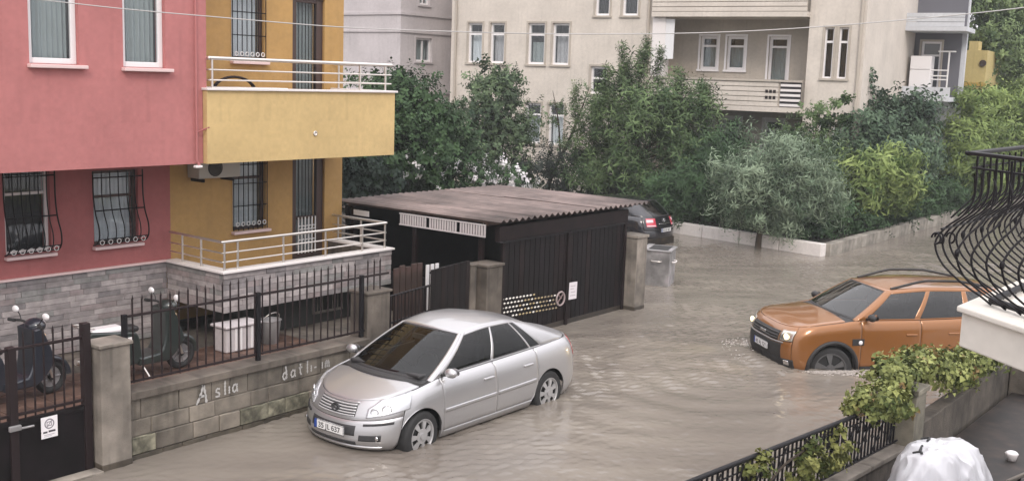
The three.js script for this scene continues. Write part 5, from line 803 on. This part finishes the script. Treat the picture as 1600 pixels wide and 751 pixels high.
// orange off-road car driving through the water
{
  const orange = phy(lin(0.275, 0.108, 0.026), 0.3, { metalness: 0.35, clearcoat: 1, clearcoatRoughness: 0.05 });
  const c = {
    xf: [[0, 2.06], [0.2, 2.13], [0.5, 2.16], [0.8, 2.13], [1, 2.02]], xr: [[0, -2.1], [0.3, -2.16], [0.6, -2.13], [1, -2.03]],
    w: [[0, 0.85], [0.15, 0.895], [0.45, 0.90], [0.7, 0.895], [0.88, 0.885], [1, 0.84]],
    yTop: [[2.17, 0.93], [1.95, 0.985], [1.6, 1.04], [1.2, 1.085], [0.95, 1.115], [0, 1.115], [-1, 1.135], [-1.7, 1.175], [-2.1, 1.16]], yBot: [[2.2, 0.27], [1.3, 0.25], [-1.3, 0.25], [-2.2, 0.3]], crown: [[2.03, 0.0], [1.95, 0.015], [1.7, 0.05], [1.2, 0.06], [0.9, 0.03], [-2, 0.02]],
    wheels: [1.337, -1.337], wheelY: 0.345, wheelR: 0.345, archR: 0.41, aF: 0.5, nF: 3.1, aR: 0.45, nR: 2.9, barrel: 0.03, doors: [0.86, -0.2, -1.05], uBump: 0.6, uRear: 0.7, uNose: 0.6, tSill: 0.14, tBump: 0.70, tBumpTop: 1.0, tRear: 0.5, tHandle: 0.74, hoodArc: 0.0, cowl: 1.1, cowlY: 0.03, handleRear: 0.25,
    gh: { xA: 0.95, xC: -2.0, xAt: 0.3, xCt: -1.72, roofY: [[0, 1.55], [0.4, 1.61], [1, 1.575]], zr: [[0, 0.60], [0.5, 0.62], [1, 0.58]], crown: 0.035, win: [[0.055, 0.35], [0.385, 0.66], [0.70, 0.83]], cb: 0.16, rb: 0.05, rcb: 0.08, q1: 0.9, bulge: 0.03 },
    spokes: 5, holeW: 0.32, hole0: 0.28, hole1: 0.9, steer: -0.25,
  };
  const t = thing('orange_crossover', 'orange crossover with black roof rails driving through the flood', 'car', DUSTER.p, DUSTER.r);
  const { B, up, roof } = buildCar(t, c, { paint: orange, glass: tint, pillar: orange, rim: std(lin(0.16, 0.16, 0.165), 0.35, { metalness: 0.6 }), mirror: M.blackPlastic, handle: orange, sill: M.blackPlastic });
  const gm = M.blackPlastic;
  const gr = mesh('grille', fullShell(B, 0.26, 0.70, 0.90, 0.012, 20, 5), gm, t);
  for (let i = 0; i < 3; i++) mesh('grille_bar', fullShell(B, 0.25, 0.735 + i * 0.055, 0.755 + i * 0.055, 0.024, 20, 2), std(lin(0.09, 0.085, 0.085), 0.3, { metalness: 0.6 }), gr);
  { const p = B.wall(0, 0.8); mesh('emblem', [rb(p.x + 0.02, p.x + 0.04, p.y - 0.022, p.y + 0.022, -0.1, 0.1, 0.008, 2)], M.chrome, gr); }
  for (const s of [1, -1]) {
    const S = q => s > 0 ? q : mirrorZ(q);
    const h = mesh('headlight', S(wallShell(B, 0.30, 0.60, 0.72, 0.92, 0.012, 16, 6)), std(lin(0.6, 0.58, 0.52), 0.2, { metalness: 0.8 }), t); mesh('lens', S(wallShell(B, 0.295, 0.605, 0.715, 0.925, 0.03, 16, 6)), lampGlass, h);
    const p = B.wall(0.44, 0.82), n = B.wallN(0.44, 0.82);
    mesh('lamp', new THREE.SphereGeometry(0.05, 14, 10).scale(0.5, 1, 1.2).translate(p.x + n.x * 0.02, p.y, s * (p.z + n.z * 0.02)), new THREE.MeshStandardMaterial({ color: 0xfff3d8, emissive: 0xffe9b8, emissiveIntensity: 2.2 }), h);
    const sp = new THREE.SpotLight(0xffe6b0, 2, 14, 0.6, 0.6, 2); sp.position.set(p.x + 0.08, p.y, s * p.z); sp.target.position.set(p.x + 5, p.y - 0.9, s * p.z); sp.castShadow = true; t.add(sp, sp.target);
    mesh('lower_bumper', S(wallShell(B, 0.0, 0.64, 0.0, 0.30, 0.016, 26, 5)), gm, t);
    const fo = mesh('fog_lamp', S(wallShell(B, 0.42, 0.54, 0.17, 0.27, 0.024, 8, 4)), M.chrome, t);
    // wheel arch cladding
    for (const [x, lab] of [[1.337, 0], [-1.337, 1]]) { const pts = []; for (let i = 0; i <= 22; i++) { const a = -0.25 + (Math.PI + 0.5) * i / 22, px = x + Math.cos(a) * 0.43, py = 0.345 + Math.sin(a) * 0.43; const tt = Math.max(0, Math.min(1, (py - B.yB(px)) / (B.yT(px) - B.yB(px)))), q = B.plan(B.xToU(px, tt), tt); pts.push([px, py, s * (q[1] + 0.004)]); } mesh('arch_cladding', tube(pts, 0.034, 6, 44), gm, t); }
    const pm = B.wall(B.xToU(0.9, 0.62), 0.62, false); const vent = mesh('fender_vent', rb(pm.x - 0.09, pm.x + 0.12, pm.y - 0.06, pm.y + 0.05, s * (pm.z + 0.004) - 0.012, s * (pm.z + 0.004) + 0.012, 0.008, 2), gm, t); mesh('side_marker', new THREE.SphereGeometry(0.036, 12, 10).scale(1, 1, 0.5).translate(pm.x - 0.02, pm.y - 0.01, s * (pm.z + 0.02)), M.whitePlastic, vent);
    // roof rails
    const rp = []; for (let i = 0; i <= 12; i++) { const k = i / 12, q = roof(0.06 + 0.9 * k, 0.88); rp.push([q.x, q.y + 0.012 + 0.085 * Math.min(1, 3.2 * Math.min(k, 1 - k)), s * q.z]); } mesh('roof_rail', tube(rp, 0.022, 7, 36), gm, t);
    const tl = mesh('tail_light', S(wallShell(B, 2.45, 2.68, 0.62, 0.9, 0.014, 10, 6)), phy(lin(0.4, 0.03, 0.03), 0.1, { clearcoat: 1 }), t);
  }
  mesh('lower_intake', fullShell(B, 0.36, 0.3, 0.64, 0.012, 20, 6), gm, t); mesh('bumper_strip', fullShell(B, 0.40, 0.655, 0.69, 0.02, 24, 2), M.zinc, t); mesh('skid_plate', fullShell(B, 0.28, 0.02, 0.13, 0.024, 20, 3), M.zinc, t);
  { const p = B.wall(0, 0.5); mesh('number_plate', new THREE.BoxGeometry(0.52, 0.112, 0.012).rotateY(Math.PI / 2).translate(p.x + 0.03, p.y - 0.01, 0), plateMat('45 AJ 121'), t); }
  for (const z of [0.1, -0.5]) mesh('wiper', [bar([1.08, 1.14, z], [0.92, 1.2, z + 0.5], 0.009)], M.blackPlastic, t);
}
// dark hatchback beyond the garage, seen from behind
{
  const black = phy(lin(0.022, 0.021, 0.026), 0.25, { metalness: 0.3, clearcoat: 1, clearcoatRoughness: 0.04 });
  const c = {
    xf: [[0, 2.05], [0.3, 2.1], [1, 1.9]], xr: [[0, -2.05], [0.3, -2.11], [0.6, -2.08], [1, -1.98]], w: [[0, 0.80], [0.15, 0.86], [0.45, 0.875], [0.8, 0.86], [1, 0.79]],
    yTop: [[2.15, 0.7], [1.6, 0.85], [1.0, 0.94], [0, 0.97], [-1.3, 1.0], [-2.1, 1.0]], yBot: [[2.2, 0.22], [-2.2, 0.27]], crown: [[2, 0.04], [1, 0.07], [0.7, 0.02], [-2, 0.02]],
    wheels: [1.3, -1.3], wheelY: 0.315, wheelR: 0.315, archR: 0.37, aF: 0.7, nF: 2.4, aR: 0.5, nR: 2.5, barrel: 0.03, doors: [0.8, -0.25, -1.0], uBump: 0.62, uRear: 0.7, uNose: 0.3, tSill: 0.12, tBump: 0.66, tBumpTop: 0, tRear: 0.5, tHandle: 0.76, hoodArc: 0.18, cowl: 1.02, cowlY: 0.03,
    gh: { xA: 0.85, xC: -1.92, xAt: 0.1, xCt: -1.42, roofY: [[0, 1.36], [0.4, 1.42], [1, 1.37]], zr: [[0, 0.53], [0.5, 0.55], [1, 0.52]], crown: 0.045, win: [[0.055, 0.36], [0.385, 0.66], [0.69, 0.82]], rcb: 0.1 }, spokes: 7, holeW: 0.26,
  };
  const t = thing('dark_hatchback', 'black hatchback parked beyond the garage, seen from behind', 'car', HATCH.p, HATCH.r);
  const { B } = buildCar(t, c, { paint: black, glass: phy(lin(0.2, 0.21, 0.22), 0.03, { transmission: 1, thickness: 0 }), pillar: black, rim: std(lin(0.4, 0.4, 0.41), 0.35, { metalness: 0.6 }) });
  for (const s of [1, -1]) { const S = q => s > 0 ? q : mirrorZ(q); const tl = mesh('tail_light', S(wallShell(B, 2.42, 2.74, 0.64, 0.95, 0.014, 12, 8)), phy(lin(0.55, 0.06, 0.09), 0.1, { clearcoat: 1 }), t); mesh('indicator', S(wallShell(B, 2.44, 2.66, 0.80, 0.90, 0.02, 12, 4)), std(lin(0.8, 0.62, 0.66), 0.15), tl); mesh('lens_edge', S(wallShell(B, 2.43, 2.72, 0.655, 0.70, 0.019, 12, 2)), std(lin(0.8, 0.55, 0.6), 0.15), tl); }
  mesh('chrome_strip', fullShell(B, 0.16, 0.72, 0.75, 0.018, 14, 2, true), M.chrome, t); { const p = B.wall(3, 0.86); mesh('emblem', new THREE.TorusGeometry(0.045, 0.01, 8, 20).rotateY(Math.PI / 2).translate(p.x - 0.02, p.y, 0), M.chrome, t); const q = B.wall(3, 0.5); mesh('number_plate', new THREE.BoxGeometry(0.52, 0.112, 0.012).rotateY(-Math.PI / 2).translate(q.x - 0.03, q.y, 0), plateMat('35 AF 40'), t); }
}
// ---------------------------------------------------------------- near balcony with bulging wrought iron
{
  const b = thing('near_balcony', 'near white balcony slab with bulging black wrought iron railing at the right edge', 'balcony', [7.4, 3.13, -1.9]);
  const white = std(lin(0.80, 0.76, 0.69), 0.85, { map: T.plaster });
  const poly = (pts, y0, y1, bev) => { const s = new THREE.Shape(pts.map(([x, z]) => new THREE.Vector2(x, -z))); return metric(new THREE.ExtrudeGeometry(s, { depth: y1 - y0 - 2 * bev, bevelEnabled: bev > 0, bevelSize: bev, bevelThickness: bev, bevelSegments: 2 }).rotateX(-Math.PI / 2).translate(0, y0 + bev, 0)); };
  const out = [[7.2, -1.93], [10.5, -1.84], [10.5, 0.6], [6.0, 0.6], [6.0, -0.45]], inn = [[7.32, -1.83], [10.4, -1.75], [10.4, 0.5], [6.12, 0.5], [6.12, -0.4]];
  wpart(b, 'slab', poly(out, 2.88, 3.11, 0.012), white);
  wpart(b, 'slab_lip', poly(out.map(([x, z], i) => [x + (i === 0 || i > 2 ? -0.03 : 0), z + (i < 2 ? -0.03 : 0)]), 3.111, 3.15, 0.01), white);
  wpart(b, 'base_rail', [bar([7.3, 3.19, -1.80], [10.4, 3.19, -1.72], 0.022), bar([7.3, 3.19, -1.80], [6.3, 3.19, -0.58], 0.022)], M.iron);
  const A = V(7.3, 0, -1.80), F = V(10.4, 0, -1.72), Lf = V(6.3, 0, -0.58);
  wpart(b, 'top_rail', [rb(7.2, 10.4, 4.108, 4.132, -2.02, -1.965, 0.008, 2), rb(-0.02, 1.55, 4.108, 4.132, -0.028, 0.028, 0.008, 2).rotateY(-2.26).translate(7.24, 0.001, -2.0)], M.iron);
  wpart(b, 'second_rail', [bar([7.25, 4.03, -1.98], [10.4, 4.03, -1.9], 0.007), bar([7.25, 4.03, -1.98], [6.25, 4.03, -0.75], 0.007), bar([7.23, 3.62, -2.13], [10.4, 3.62, -2.05], 0.008)], M.iron);
  const R = rng(61);
  const run = (P, Q, nrm, n, i0) => { for (let i = i0; i < n; i++) { const p = P.clone().lerp(Q, i / n); const o = (d, y) => [p.x + nrm.x * d, y, p.z + nrm.z * d]; wpart(b, 'bar', tube([o(0.17, 4.1), o(0.165, 3.95), o(0.17, 3.82), o(0.22, 3.72), o(0.33, 3.62), o(0.385, 3.52), o(0.34, 3.40), o(0.2, 3.28), o(0.06, 3.2), o(0.0, 3.16)], 0.0072, 6, 34), M.iron); { const c = o(0.185, 3.88); wpart(b, 'scroll', tube([o(0.18, 3.98), [c[0] + (Q.x - P.x) / n * 0.28, 3.93, c[2] + (Q.z - P.z) / n * 0.28], [c[0] + (Q.x - P.x) / n * 0.3, 3.84, c[2] + (Q.z - P.z) / n * 0.3], o(0.24, 3.76), o(0.30, 3.69)], 0.006, 5, 16), M.iron); } const k = o(0.385, 3.52); if (i % 3 === 1) wpart(b, 'leaf_ornament', new THREE.SphereGeometry(0.016, 8, 6).scale(1, 1.8, 1).translate(...k), M.iron); } };
  run(A, F, V(0.02, 0, -1), 22, 0); run(A, Lf, V(-0.77, 0, -0.63), 11, 1);
  for (const [x, z, d] of [[7.2, -2.15, 0], [7.4, -2.19, 1], [7.62, -2.18, 2]]) wpart(b, 'curl', new THREE.TorusGeometry(0.035, 0.007, 5, 14, 5).rotateY(1.2).translate(x, 3.56 - d * 0.02, z), M.iron);
}
// ---------------------------------------------------------------- our own front yard: pillar, iron fence, wall, vine
struct('front_yard', [bx(7, 17.2, -0.3, 0.12, -3.78, 3)], std(lin(0.075, 0.056, 0.054), 0.6, { map: T.soil }));
pillar('gate_pillar', 'pale concrete pillar wrapped in vine between the low iron fence and yard wall', 12.5, 12.86, -4.12, -3.78, 1.02, std(lin(0.42, 0.40, 0.34), 0.9, { map: T.concrete, bumpMap: T.concreteB, bumpScale: 0.006 }), 0.07);
{
  const w = thing('yard_wall', 'grey rendered yard wall running right from the vine covered pillar', 'wall', [15, 0, -3.95]);
  const YW = std(lin(0.17, 0.15, 0.135), 0.9, { map: T.concrete, bumpMap: T.concreteB, bumpScale: 0.006 });
  wpart(w, 'wall', rb(12.87, 17.2, -0.35, 0.56, -4.05, -3.85, 0.02, 2), YW); wpart(w, 'end_wall', rb(17.0, 17.2, -0.35, 0.50, -3.84, -1.2, 0.02, 2), YW);
  const zf = x => -3.955 - (12.45 - x) * 0.055, yt = x => 0.975 + (12.45 - x) * 0.042, yb = x => 0.465 + (12.45 - x) * 0.016;
  const l = thing('low_wall', 'low concrete wall under the ornamental iron fence', 'wall', [10.2, 0, -4.05]);
  for (let i = 0; i < 5; i++) { const x0 = 7.45 + i, x1 = x0 + 0.995, q = (x0 + x1) / 2; wpart(l, 'wall_section', rb(-0.4975, 0.4975, -0.75, 0, -0.09, 0.09, 0.012, 2).rotateY(-0.055).translate(q, yb(q) - 0.1, zf(q)), M.concreteDark); wpart(l, 'coping', rb(-0.4975, 0.4975, 0.001, 0.06, -0.14, 0.14, 0.012, 2).rotateZ(-0.016).rotateY(-0.055).translate(q, yb(q) - 0.1, zf(q)), M.concrete); }
  const f = thing('ornamental_fence', 'low wrought iron fence with crossed bars left of the vine pillar', 'fence', [10.2, 0.42, -4.05]);
  wpart(f, 'top_rail', [bar([7.45, yt(7.45), zf(7.45)], [12.46, yt(12.46), zf(12.46)], 0.024, 8)], M.iron); wpart(f, 'bottom_rail', [bar([7.45, yb(7.45), zf(7.45)], [12.46, yb(12.46), zf(12.46)], 0.013)], M.iron); wpart(f, 'middle_rail', [bar([7.45, yt(7.45) - 0.1, zf(7.45)], [12.46, yt(12.46) - 0.1, zf(12.46)], 0.008)], M.iron);
  const R = rng(62);
  for (let i = 0; i < 56; i++) { const x = 7.5 + i * 0.088; wpart(f, 'bar', bar([x, yb(x), zf(x)], [x, yt(x), zf(x)], 0.012, 5), M.iron); const y = (yb(x) + yt(x)) / 2 + (i % 2 ? 0.09 : -0.08) + (R() - 0.5) * 0.05; wpart(f, 'diamond', new THREE.OctahedronGeometry(0.036).scale(0.75, 1.5, 0.6).translate(x + 0.044 * (i % 2), y, zf(x)), M.iron); }
  for (let i = 0; i < 12; i++) { const x = 7.6 + i * 0.41; wpart(f, 'cross_bar', [bar([x, yb(x) + 0.03, zf(x) + 0.015], [x + 0.4, yt(x) - 0.05, zf(x + 0.4) + 0.015], 0.009, 5)], M.iron); }
}
{ // vine
  const t = thing('climbing_vine', 'yellow green climbing vine spilling over the pillar and yard wall', 'vine', [12.7, 0.2, -3.95]);
  mesh('stem', [taper([[0.35, 0, -0.25], [0.3, 0.4, -0.28], [0, 0.85, -0.2], [-0.7, 0.92, -0.05], [-1.6, 0.85, 0]], [0.035, 0.03, 0.022, 0.016, 0.008], 6), taper([[0.35, 0.3, -0.25], [0.8, 0.7, -0.1], [1.8, 0.75, 0], [3, 0.6, 0]], [0.03, 0.022, 0.016, 0.008], 6)], M.bark, t);
  for (let i = 0; i < 7; i++) { const a = -1.2 + i * 0.55; mesh('tendril', tube([[a, 0.85, 0], [a + 0.15, 1.0, 0.1 * Math.sin(i)], [a + 0.35, 0.95, -0.1], [a + 0.5, 0.8, 0.05]], 0.008, 5, 14), M.bark, t); }
  foliage(t, [[0.0, 0.98, -0.16, 0.55, 0.13, 0.28, 0.30], [0.7, 0.92, -0.16, 0.65, 0.15, 0.28, 0.32], [1.5, 0.78, -0.08, 0.7, 0.22, 0.3, 0.34], [-0.9, 0.84, 0, 0.6, 0.12, 0.2, 0.2], [-0.45, 0.72, 0.06, 0.3, 0.16, 0.1, 0.07], [2.5, 0.6, 0, 0.7, 0.22, 0.26, 0.24], [3.4, 0.6, 0, 0.6, 0.2, 0.25, 0.14], [-1.3, 0.95, -0.05, 0.3, 0.12, 0.2, 0.06]], 1600, SP.vine, { seed: 63, dark: [0.055, 0.078, 0.022], light: [0.34, 0.365, 0.13], per: 6, name: 'foliage', size: 0.68, clump: 0.3, accent: [0.34, 0.24, 0.11, 0.05] });
  const v = thing('climbing_vine', 'small pale vine clumps along the low iron fence at the bottom', 'vine', [9.8, 0.5, -4.07]);
  mesh('stem', [taper([[-1.2, 0, 0.05], [-0.6, 0.4, 0.05], [0.4, 0.45, 0], [1.4, 0.5, 0]], [0.018, 0.014, 0.01, 0.006], 5)], M.bark, v);
  foliage(v, [[-0.9, 0.5, 0, 0.3, 0.12, 0.15], [0.2, 0.3, 0.06, 0.45, 0.22, 0.12], [0.9, 0.25, 0.06, 0.35, 0.2, 0.12], [1.5, 0.55, 0, 0.35, 0.1, 0.14], [2.1, 0.55, 0, 0.35, 0.13, 0.14]], 420, SP.vine, { seed: 64, dark: [0.05, 0.07, 0.018], light: [0.30, 0.30, 0.10], per: 9, name: 'foliage', size: 0.55, clump: 0.14 });
}
{ // white plastic sheet thrown over something in the yard
  const t = thing('plastic_sheet', 'white plastic sheet with black marks draped over a heap in the yard', 'plastic sheet', SHEET.p);
  const ridge = (x, y, p) => { const n = vnoise(x, y, p); return 1 - Math.abs(2 * n - 1); };
  const hf = (u, v) => { const a = u * 6.2832, r = v, c = Math.cos(a), sn = Math.sin(a), fold = 1 + (0.06 * Math.sin(a * 7 + 2 * r) + 0.05 * Math.sin(a * 13 + 1.3)) * r * r; const R0 = 0.66 * Math.pow(r, 0.72) * fold; let x = c * R0, z = sn * R0 * 0.75; const k = 0.25 + r; const cr = 0.045 * ridge(8 + x * 6 + 2 * z, 8 + z * 7 - x, 64) + 0.03 * ridge(20 + x * 13, 20 + z * 11 + 3 * x, 64) - 0.035; let y = 0.68 * Math.pow(1 - Math.pow(r, 3.0), 0.75) + 0.05 * Math.exp(-(Math.pow(x - 0.12, 2) + Math.pow(z - 0.12, 2)) / 0.03) + cr * k; x += c * cr * 1.2 * r; z += sn * cr * 1.2 * r; return [x + 0.06 * r * Math.sin(3 * a), Math.max(-0.02, y), z, x, z]; };
  const sm = phy(lin(0.84, 0.83, 0.86), 0.35, { transmission: 0.1, thickness: 0, clearcoat: 0.4, map: T.cloth });
  mesh('sheet', gridGeo(220, 80, (u, v) => hf(u, 0.001 + 0.999 * v)), sm, t);
  const hg = (u, v) => { const p = hf(u, 0.001 + 0.999 * v); return [p[0] * 0.62 - 0.72, p[1] * 0.62, p[2] * 0.7 + 0.02, p[3], p[4]]; };
  mesh('sheet_fold', gridGeo(140, 50, hg), sm, t);
  const mark = (pts, r) => { const c = new THREE.CatmullRomCurve3(pts.map(([u, v]) => { const p = hf(u, v); return V(p[0], p[1] + 0.004, p[2]); })); return new THREE.TubeGeometry(c, 16, r, 6).translate(0, 0.002, 0); };
  mesh('black_mark', [mark([[0.62, 0.50], [0.585, 0.40], [0.56, 0.44]], 0.014), mark([[0.66, 0.30], [0.60, 0.40]], 0.014), mark([[0.72, 0.2], [0.80, 0.24], [0.78, 0.4]], 0.014)], M.blackPlastic, t);
  mesh('support_heap', [new THREE.SphereGeometry(1, 20, 14).scale(0.42, 0.58, 0.32)], M.rubber, t);
}
{
  const t = thing('white_pot', 'small white pot on the dark yard floor at the right edge', 'pot', POT.p);
  mesh('bowl', new THREE.LatheGeometry([[0, 0], [0.05, 0], [0.07, 0.07], [0.078, 0.085], [0.07, 0.085], [0.05, 0.02], [0, 0.02]].map(a => new THREE.Vector2(...a)), 20), M.trim, t); mesh('lid', new THREE.SphereGeometry(0.07, 16, 8, 0, 6.3, 0, 1.57).scale(1, 0.45, 1).translate(0, 0.086, 0), M.whitePlastic, t);
  const s = thing('hand_rail', 'thin metal handrail cutting the bottom right corner', 'handrail', [10.2, 0.12, -1.9]);
  wpart(s, 'rail', bar([9.6, 1.25, -2.1], [11.2, 1.25, -1.75], 0.02), M.concrete); for (const [x, z] of [[9.8, -2.05], [10.5, -1.9], [11.1, -1.77]]) wpart(s, 'post', bar([x, 0.12, z], [x, 1.25, z], 0.015), M.iron); wpart(s, 'lower_rail', bar([9.6, 0.7, -2.1], [11.2, 0.7, -1.75], 0.014), M.iron);
}
// ---------------------------------------------------------------- galvanised bin, wires, scooters
{
  const b = thing('rubbish_bin', 'galvanised metal rubbish bin standing in the water beyond the garage', 'bin', [21.2, -0.1, -12.35], 0.35);
  const s = new THREE.Shape([[-0.33, 0], [0.33, 0], [0.38, 0.86], [-0.38, 0.86]].map(a => new THREE.Vector2(...a)));
  mesh('body', new THREE.ExtrudeGeometry(s, { depth: 0.56, bevelEnabled: true, bevelSize: 0.02, bevelThickness: 0.02, bevelSegments: 2 }).translate(0, 0, -0.28), M.zinc, b);
  mesh('rim', [rb(-0.42, 0.42, 0.87, 0.91, -0.33, 0.33, 0.015, 2)], M.zinc, b); mesh('opening', bx(-0.34, 0.34, 0.905, 0.914, -0.24, 0.24), M.blackPlastic, b);
  mesh('lid', rb(-0.41, 0.41, 0.9, 0.925, -0.34, -0.2, 0.01, 2), M.zinc, b);
  for (const x of [-0.2, 0, 0.2]) mesh('rib', rb(x - 0.015, x + 0.015, 0.08, 0.8, 0.29, 0.315, 0.008), M.zinc, b);
  for (const s2 of [-1, 1]) mesh('handle', tube([[s2 * 0.37, 0.66, -0.12], [s2 * 0.45, 0.66, -0.1], [s2 * 0.45, 0.66, 0.1], [s2 * 0.37, 0.66, 0.12]], 0.016), M.steel, b);
  mesh('handle', tube([[-0.16, 0.62, 0.3], [-0.14, 0.62, 0.36], [0.14, 0.62, 0.36], [0.16, 0.62, 0.3]], 0.016), M.trim, b);
}
for (const [pts, r, label] of WIRES) tag(mesh('cable', tube(pts, r, 6, 90), std(lin(0.4, 0.39, 0.385), 0.6), scene), label, 'cable');
function scooter(t, body, seatM, accent) {
  t.scale.setScalar(0.93);
  for (const x of [0.62, -0.62]) { const w = new THREE.Group(); w.name = 'wheel'; w.position.set(x, 0.25, 0); t.add(w); mesh('tyre', new THREE.TorusGeometry(0.195, 0.052, 8, 28), M.rubber, w); const rim = mesh('rim', [new THREE.CylinderGeometry(0.15, 0.15, 0.03, 22).rotateX(Math.PI / 2)], M.zinc, w); mesh('hub', new THREE.CylinderGeometry(0.045, 0.045, 0.1, 14).rotateX(Math.PI / 2), M.blackPlastic, rim); for (let i = 0; i < 5; i++) mesh('spoke', bar([0.03 * Math.cos(i * 1.2566), 0.03 * Math.sin(i * 1.2566), 0.02], [0.15 * Math.cos(i * 1.2566), 0.15 * Math.sin(i * 1.2566), 0.02], 0.012), M.zinc, rim); }
  mesh('front_fender', new THREE.TorusGeometry(0.262, 0.05, 6, 18, 2.2).scale(1, 1, 1.5).translate(0.62, 0.25, 0).rotateZ(0), body, t);
  mesh('fork', [bar([0.62, 0.25, 0.07], [0.42, 0.86, 0.06], 0.022), bar([0.62, 0.25, -0.07], [0.42, 0.86, -0.06], 0.022)], M.steel, t);
  const sh = new THREE.Shape(); sh.moveTo(0.56, 0.52); sh.bezierCurveTo(0.5, 0.75, 0.44, 0.86, 0.38, 1.0); sh.lineTo(0.3, 0.98); sh.bezierCurveTo(0.32, 0.7, 0.3, 0.45, 0.2, 0.34); sh.lineTo(-0.12, 0.3); sh.lineTo(-0.12, 0.24); sh.lineTo(0.28, 0.24); sh.bezierCurveTo(0.42, 0.3, 0.48, 0.42, 0.56, 0.52);
  mesh('leg_shield', new THREE.ExtrudeGeometry(sh, { depth: 0.34, bevelEnabled: true, bevelSize: 0.03, bevelThickness: 0.05, bevelSegments: 3, curveSegments: 10 }).translate(0, 0, -0.17), body, t);
  const tb = new THREE.Shape(); tb.moveTo(-0.1, 0.26); tb.bezierCurveTo(-0.14, 0.5, -0.12, 0.64, -0.2, 0.7); tb.lineTo(-0.85, 0.78); tb.bezierCurveTo(-0.92, 0.74, -0.9, 0.66, -0.84, 0.6); tb.bezierCurveTo(-0.6, 0.52, -0.5, 0.36, -0.34, 0.24); tb.lineTo(-0.1, 0.26);
  const rear = mesh('rear_body', new THREE.ExtrudeGeometry(tb, { depth: 0.2, bevelEnabled: true, bevelSize: 0.03, bevelThickness: 0.06, bevelSegments: 3, curveSegments: 10 }).translate(0, 0, -0.1), body, t);
  mesh('side_panel', [rb(-0.72, -0.24, 0.58, 0.66, 0.161, 0.172, 0.005), rb(-0.72, -0.24, 0.58, 0.66, -0.172, -0.161, 0.005)], accent, rear);
  mesh('seat', [rb(-0.86, -0.34, 0.73, 0.83, -0.13, 0.13, 0.05, 4)], seatM, t); mesh('front_seat', [rb(-0.36, -0.1, 0.71, 0.8, -0.12, 0.12, 0.045, 4)], M.blackPlastic, t);
  mesh('tail_light', rb(-0.93, -0.88, 0.66, 0.73, -0.08, 0.08, 0.015, 2), phy(lin(0.4, 0.03, 0.03), 0.2), t);
  mesh('rear_rack', tube([[-0.8, 0.86, 0.12], [-1.02, 0.9, 0.1], [-1.02, 0.9, -0.1], [-0.8, 0.86, -0.12]], 0.014), M.steel, t);
  mesh('engine', rb(-0.72, -0.3, 0.18, 0.36, 0.04, 0.2, 0.05, 3), M.zinc, t); mesh('exhaust', [bar([-0.2, 0.22, -0.14], [-0.55, 0.26, -0.17], 0.03, 10), bar([-0.55, 0.26, -0.17], [-0.95, 0.33, -0.18], 0.055, 12)], M.steel, t);
  const hb = mesh('handlebar', tube([[0.3, 1.06, 0.36], [0.36, 1.06, 0.2], [0.4, 1.0, 0.05], [0.4, 1.0, -0.05], [0.36, 1.06, -0.2], [0.3, 1.06, -0.36]], 0.018, 7, 26), M.blackPlastic, t);
  mesh('headlamp_cowl', new THREE.SphereGeometry(1, 16, 12).scale(0.13, 0.1, 0.17).translate(0.42, 1.02, 0), body, t); mesh('headlamp', new THREE.SphereGeometry(0.075, 14, 10).scale(0.5, 0.85, 1.1).translate(0.52, 1.02, 0), M.whitePlastic, t);
  for (const s of [1, -1]) { mesh('grip', bar([0.305, 1.06, s * 0.3], [0.28, 1.06, s * 0.42], 0.024, 8), M.rubber, hb); const a = mesh('mirror_stalk', tube([[0.35, 1.07, s * 0.22], [0.36, 1.14, s * 0.27], [0.36, 1.18, s * 0.33]], 0.008), M.blackPlastic, t); mesh('mirror', new THREE.SphereGeometry(1, 14, 10).scale(0.03, 0.05, 0.075).translate(0.36, 1.2, s * 0.37), M.whitePlastic, a); mesh('turn_signal', new THREE.SphereGeometry(0.032, 10, 8).translate(0.44, 0.9, s * 0.17), std(lin(0.7, 0.5, 0.3), 0.3), t); }
  mesh('stand', bar([-0.1, 0.26, 0.1], [-0.02, 0.01, 0.26], 0.014), M.steel, t);
}
{
  const navy = phy(lin(0.018, 0.022, 0.032), 0.3, { clearcoat: 0.7 }), green = phy(lin(0.022, 0.03, 0.028), 0.3, { clearcoat: 0.7 });
  scooter(thing('motor_scooter', 'dark blue motor scooter parked behind the black gate', 'scooter', SCOOT[0].p, SCOOT[0].r), navy, M.blackPlastic, M.whitePlastic);
  scooter(thing('motor_scooter', 'dark green motor scooter with white seat parked behind the spiked fence', 'scooter', SCOOT[1].p, SCOOT[1].r), green, M.whitePlastic, M.trim);
}
{ // white water thrown up by the moving car
  const R = rng(71), gs = [];
  const drop = (x, y, z, r) => { const g = new THREE.IcosahedronGeometry(r, 0).scale(1.9, 0.35, 1.4).rotateY(R() * 6); gs.push(g.translate(x, y, z)); };
  const c = Math.cos(DUSTER.r), s = Math.sin(DUSTER.r), W = (lx, lz) => [DUSTER.p[0] + c * lx + s * lz, DUSTER.p[2] - s * lx + c * lz];
  for (let i = 0; i < 2600; i++) { const k = R(), a = 1.9 - 1.25 * k, b = -0.96 - (0.12 + 0.62 * k) * Math.pow(R(), 1.2), [x, z] = W(a + (R() - 0.5) * 0.2, b); drop(x, 0.002 + 0.02 * R() * R(), z, 0.004 + 0.011 * R() * R()); }
  for (let i = 0; i < 1400; i++) { const b = (R() - 0.2) * 1.5, a = 2.18 + 0.5 * R() * R() - 0.2 * b * b, [x, z] = W(a, b); drop(x, 0.002 + 0.04 * R() * R(), z, 0.004 + 0.010 * R() * R()); }
  const f = mesh('foam', gs, phy(lin(0.50, 0.455, 0.42), 0.3), scene); tag(f, 'white foam and splash along the front of the orange crossover', 'foam', null, 'stuff');
}
renderer.render(scene, camera);
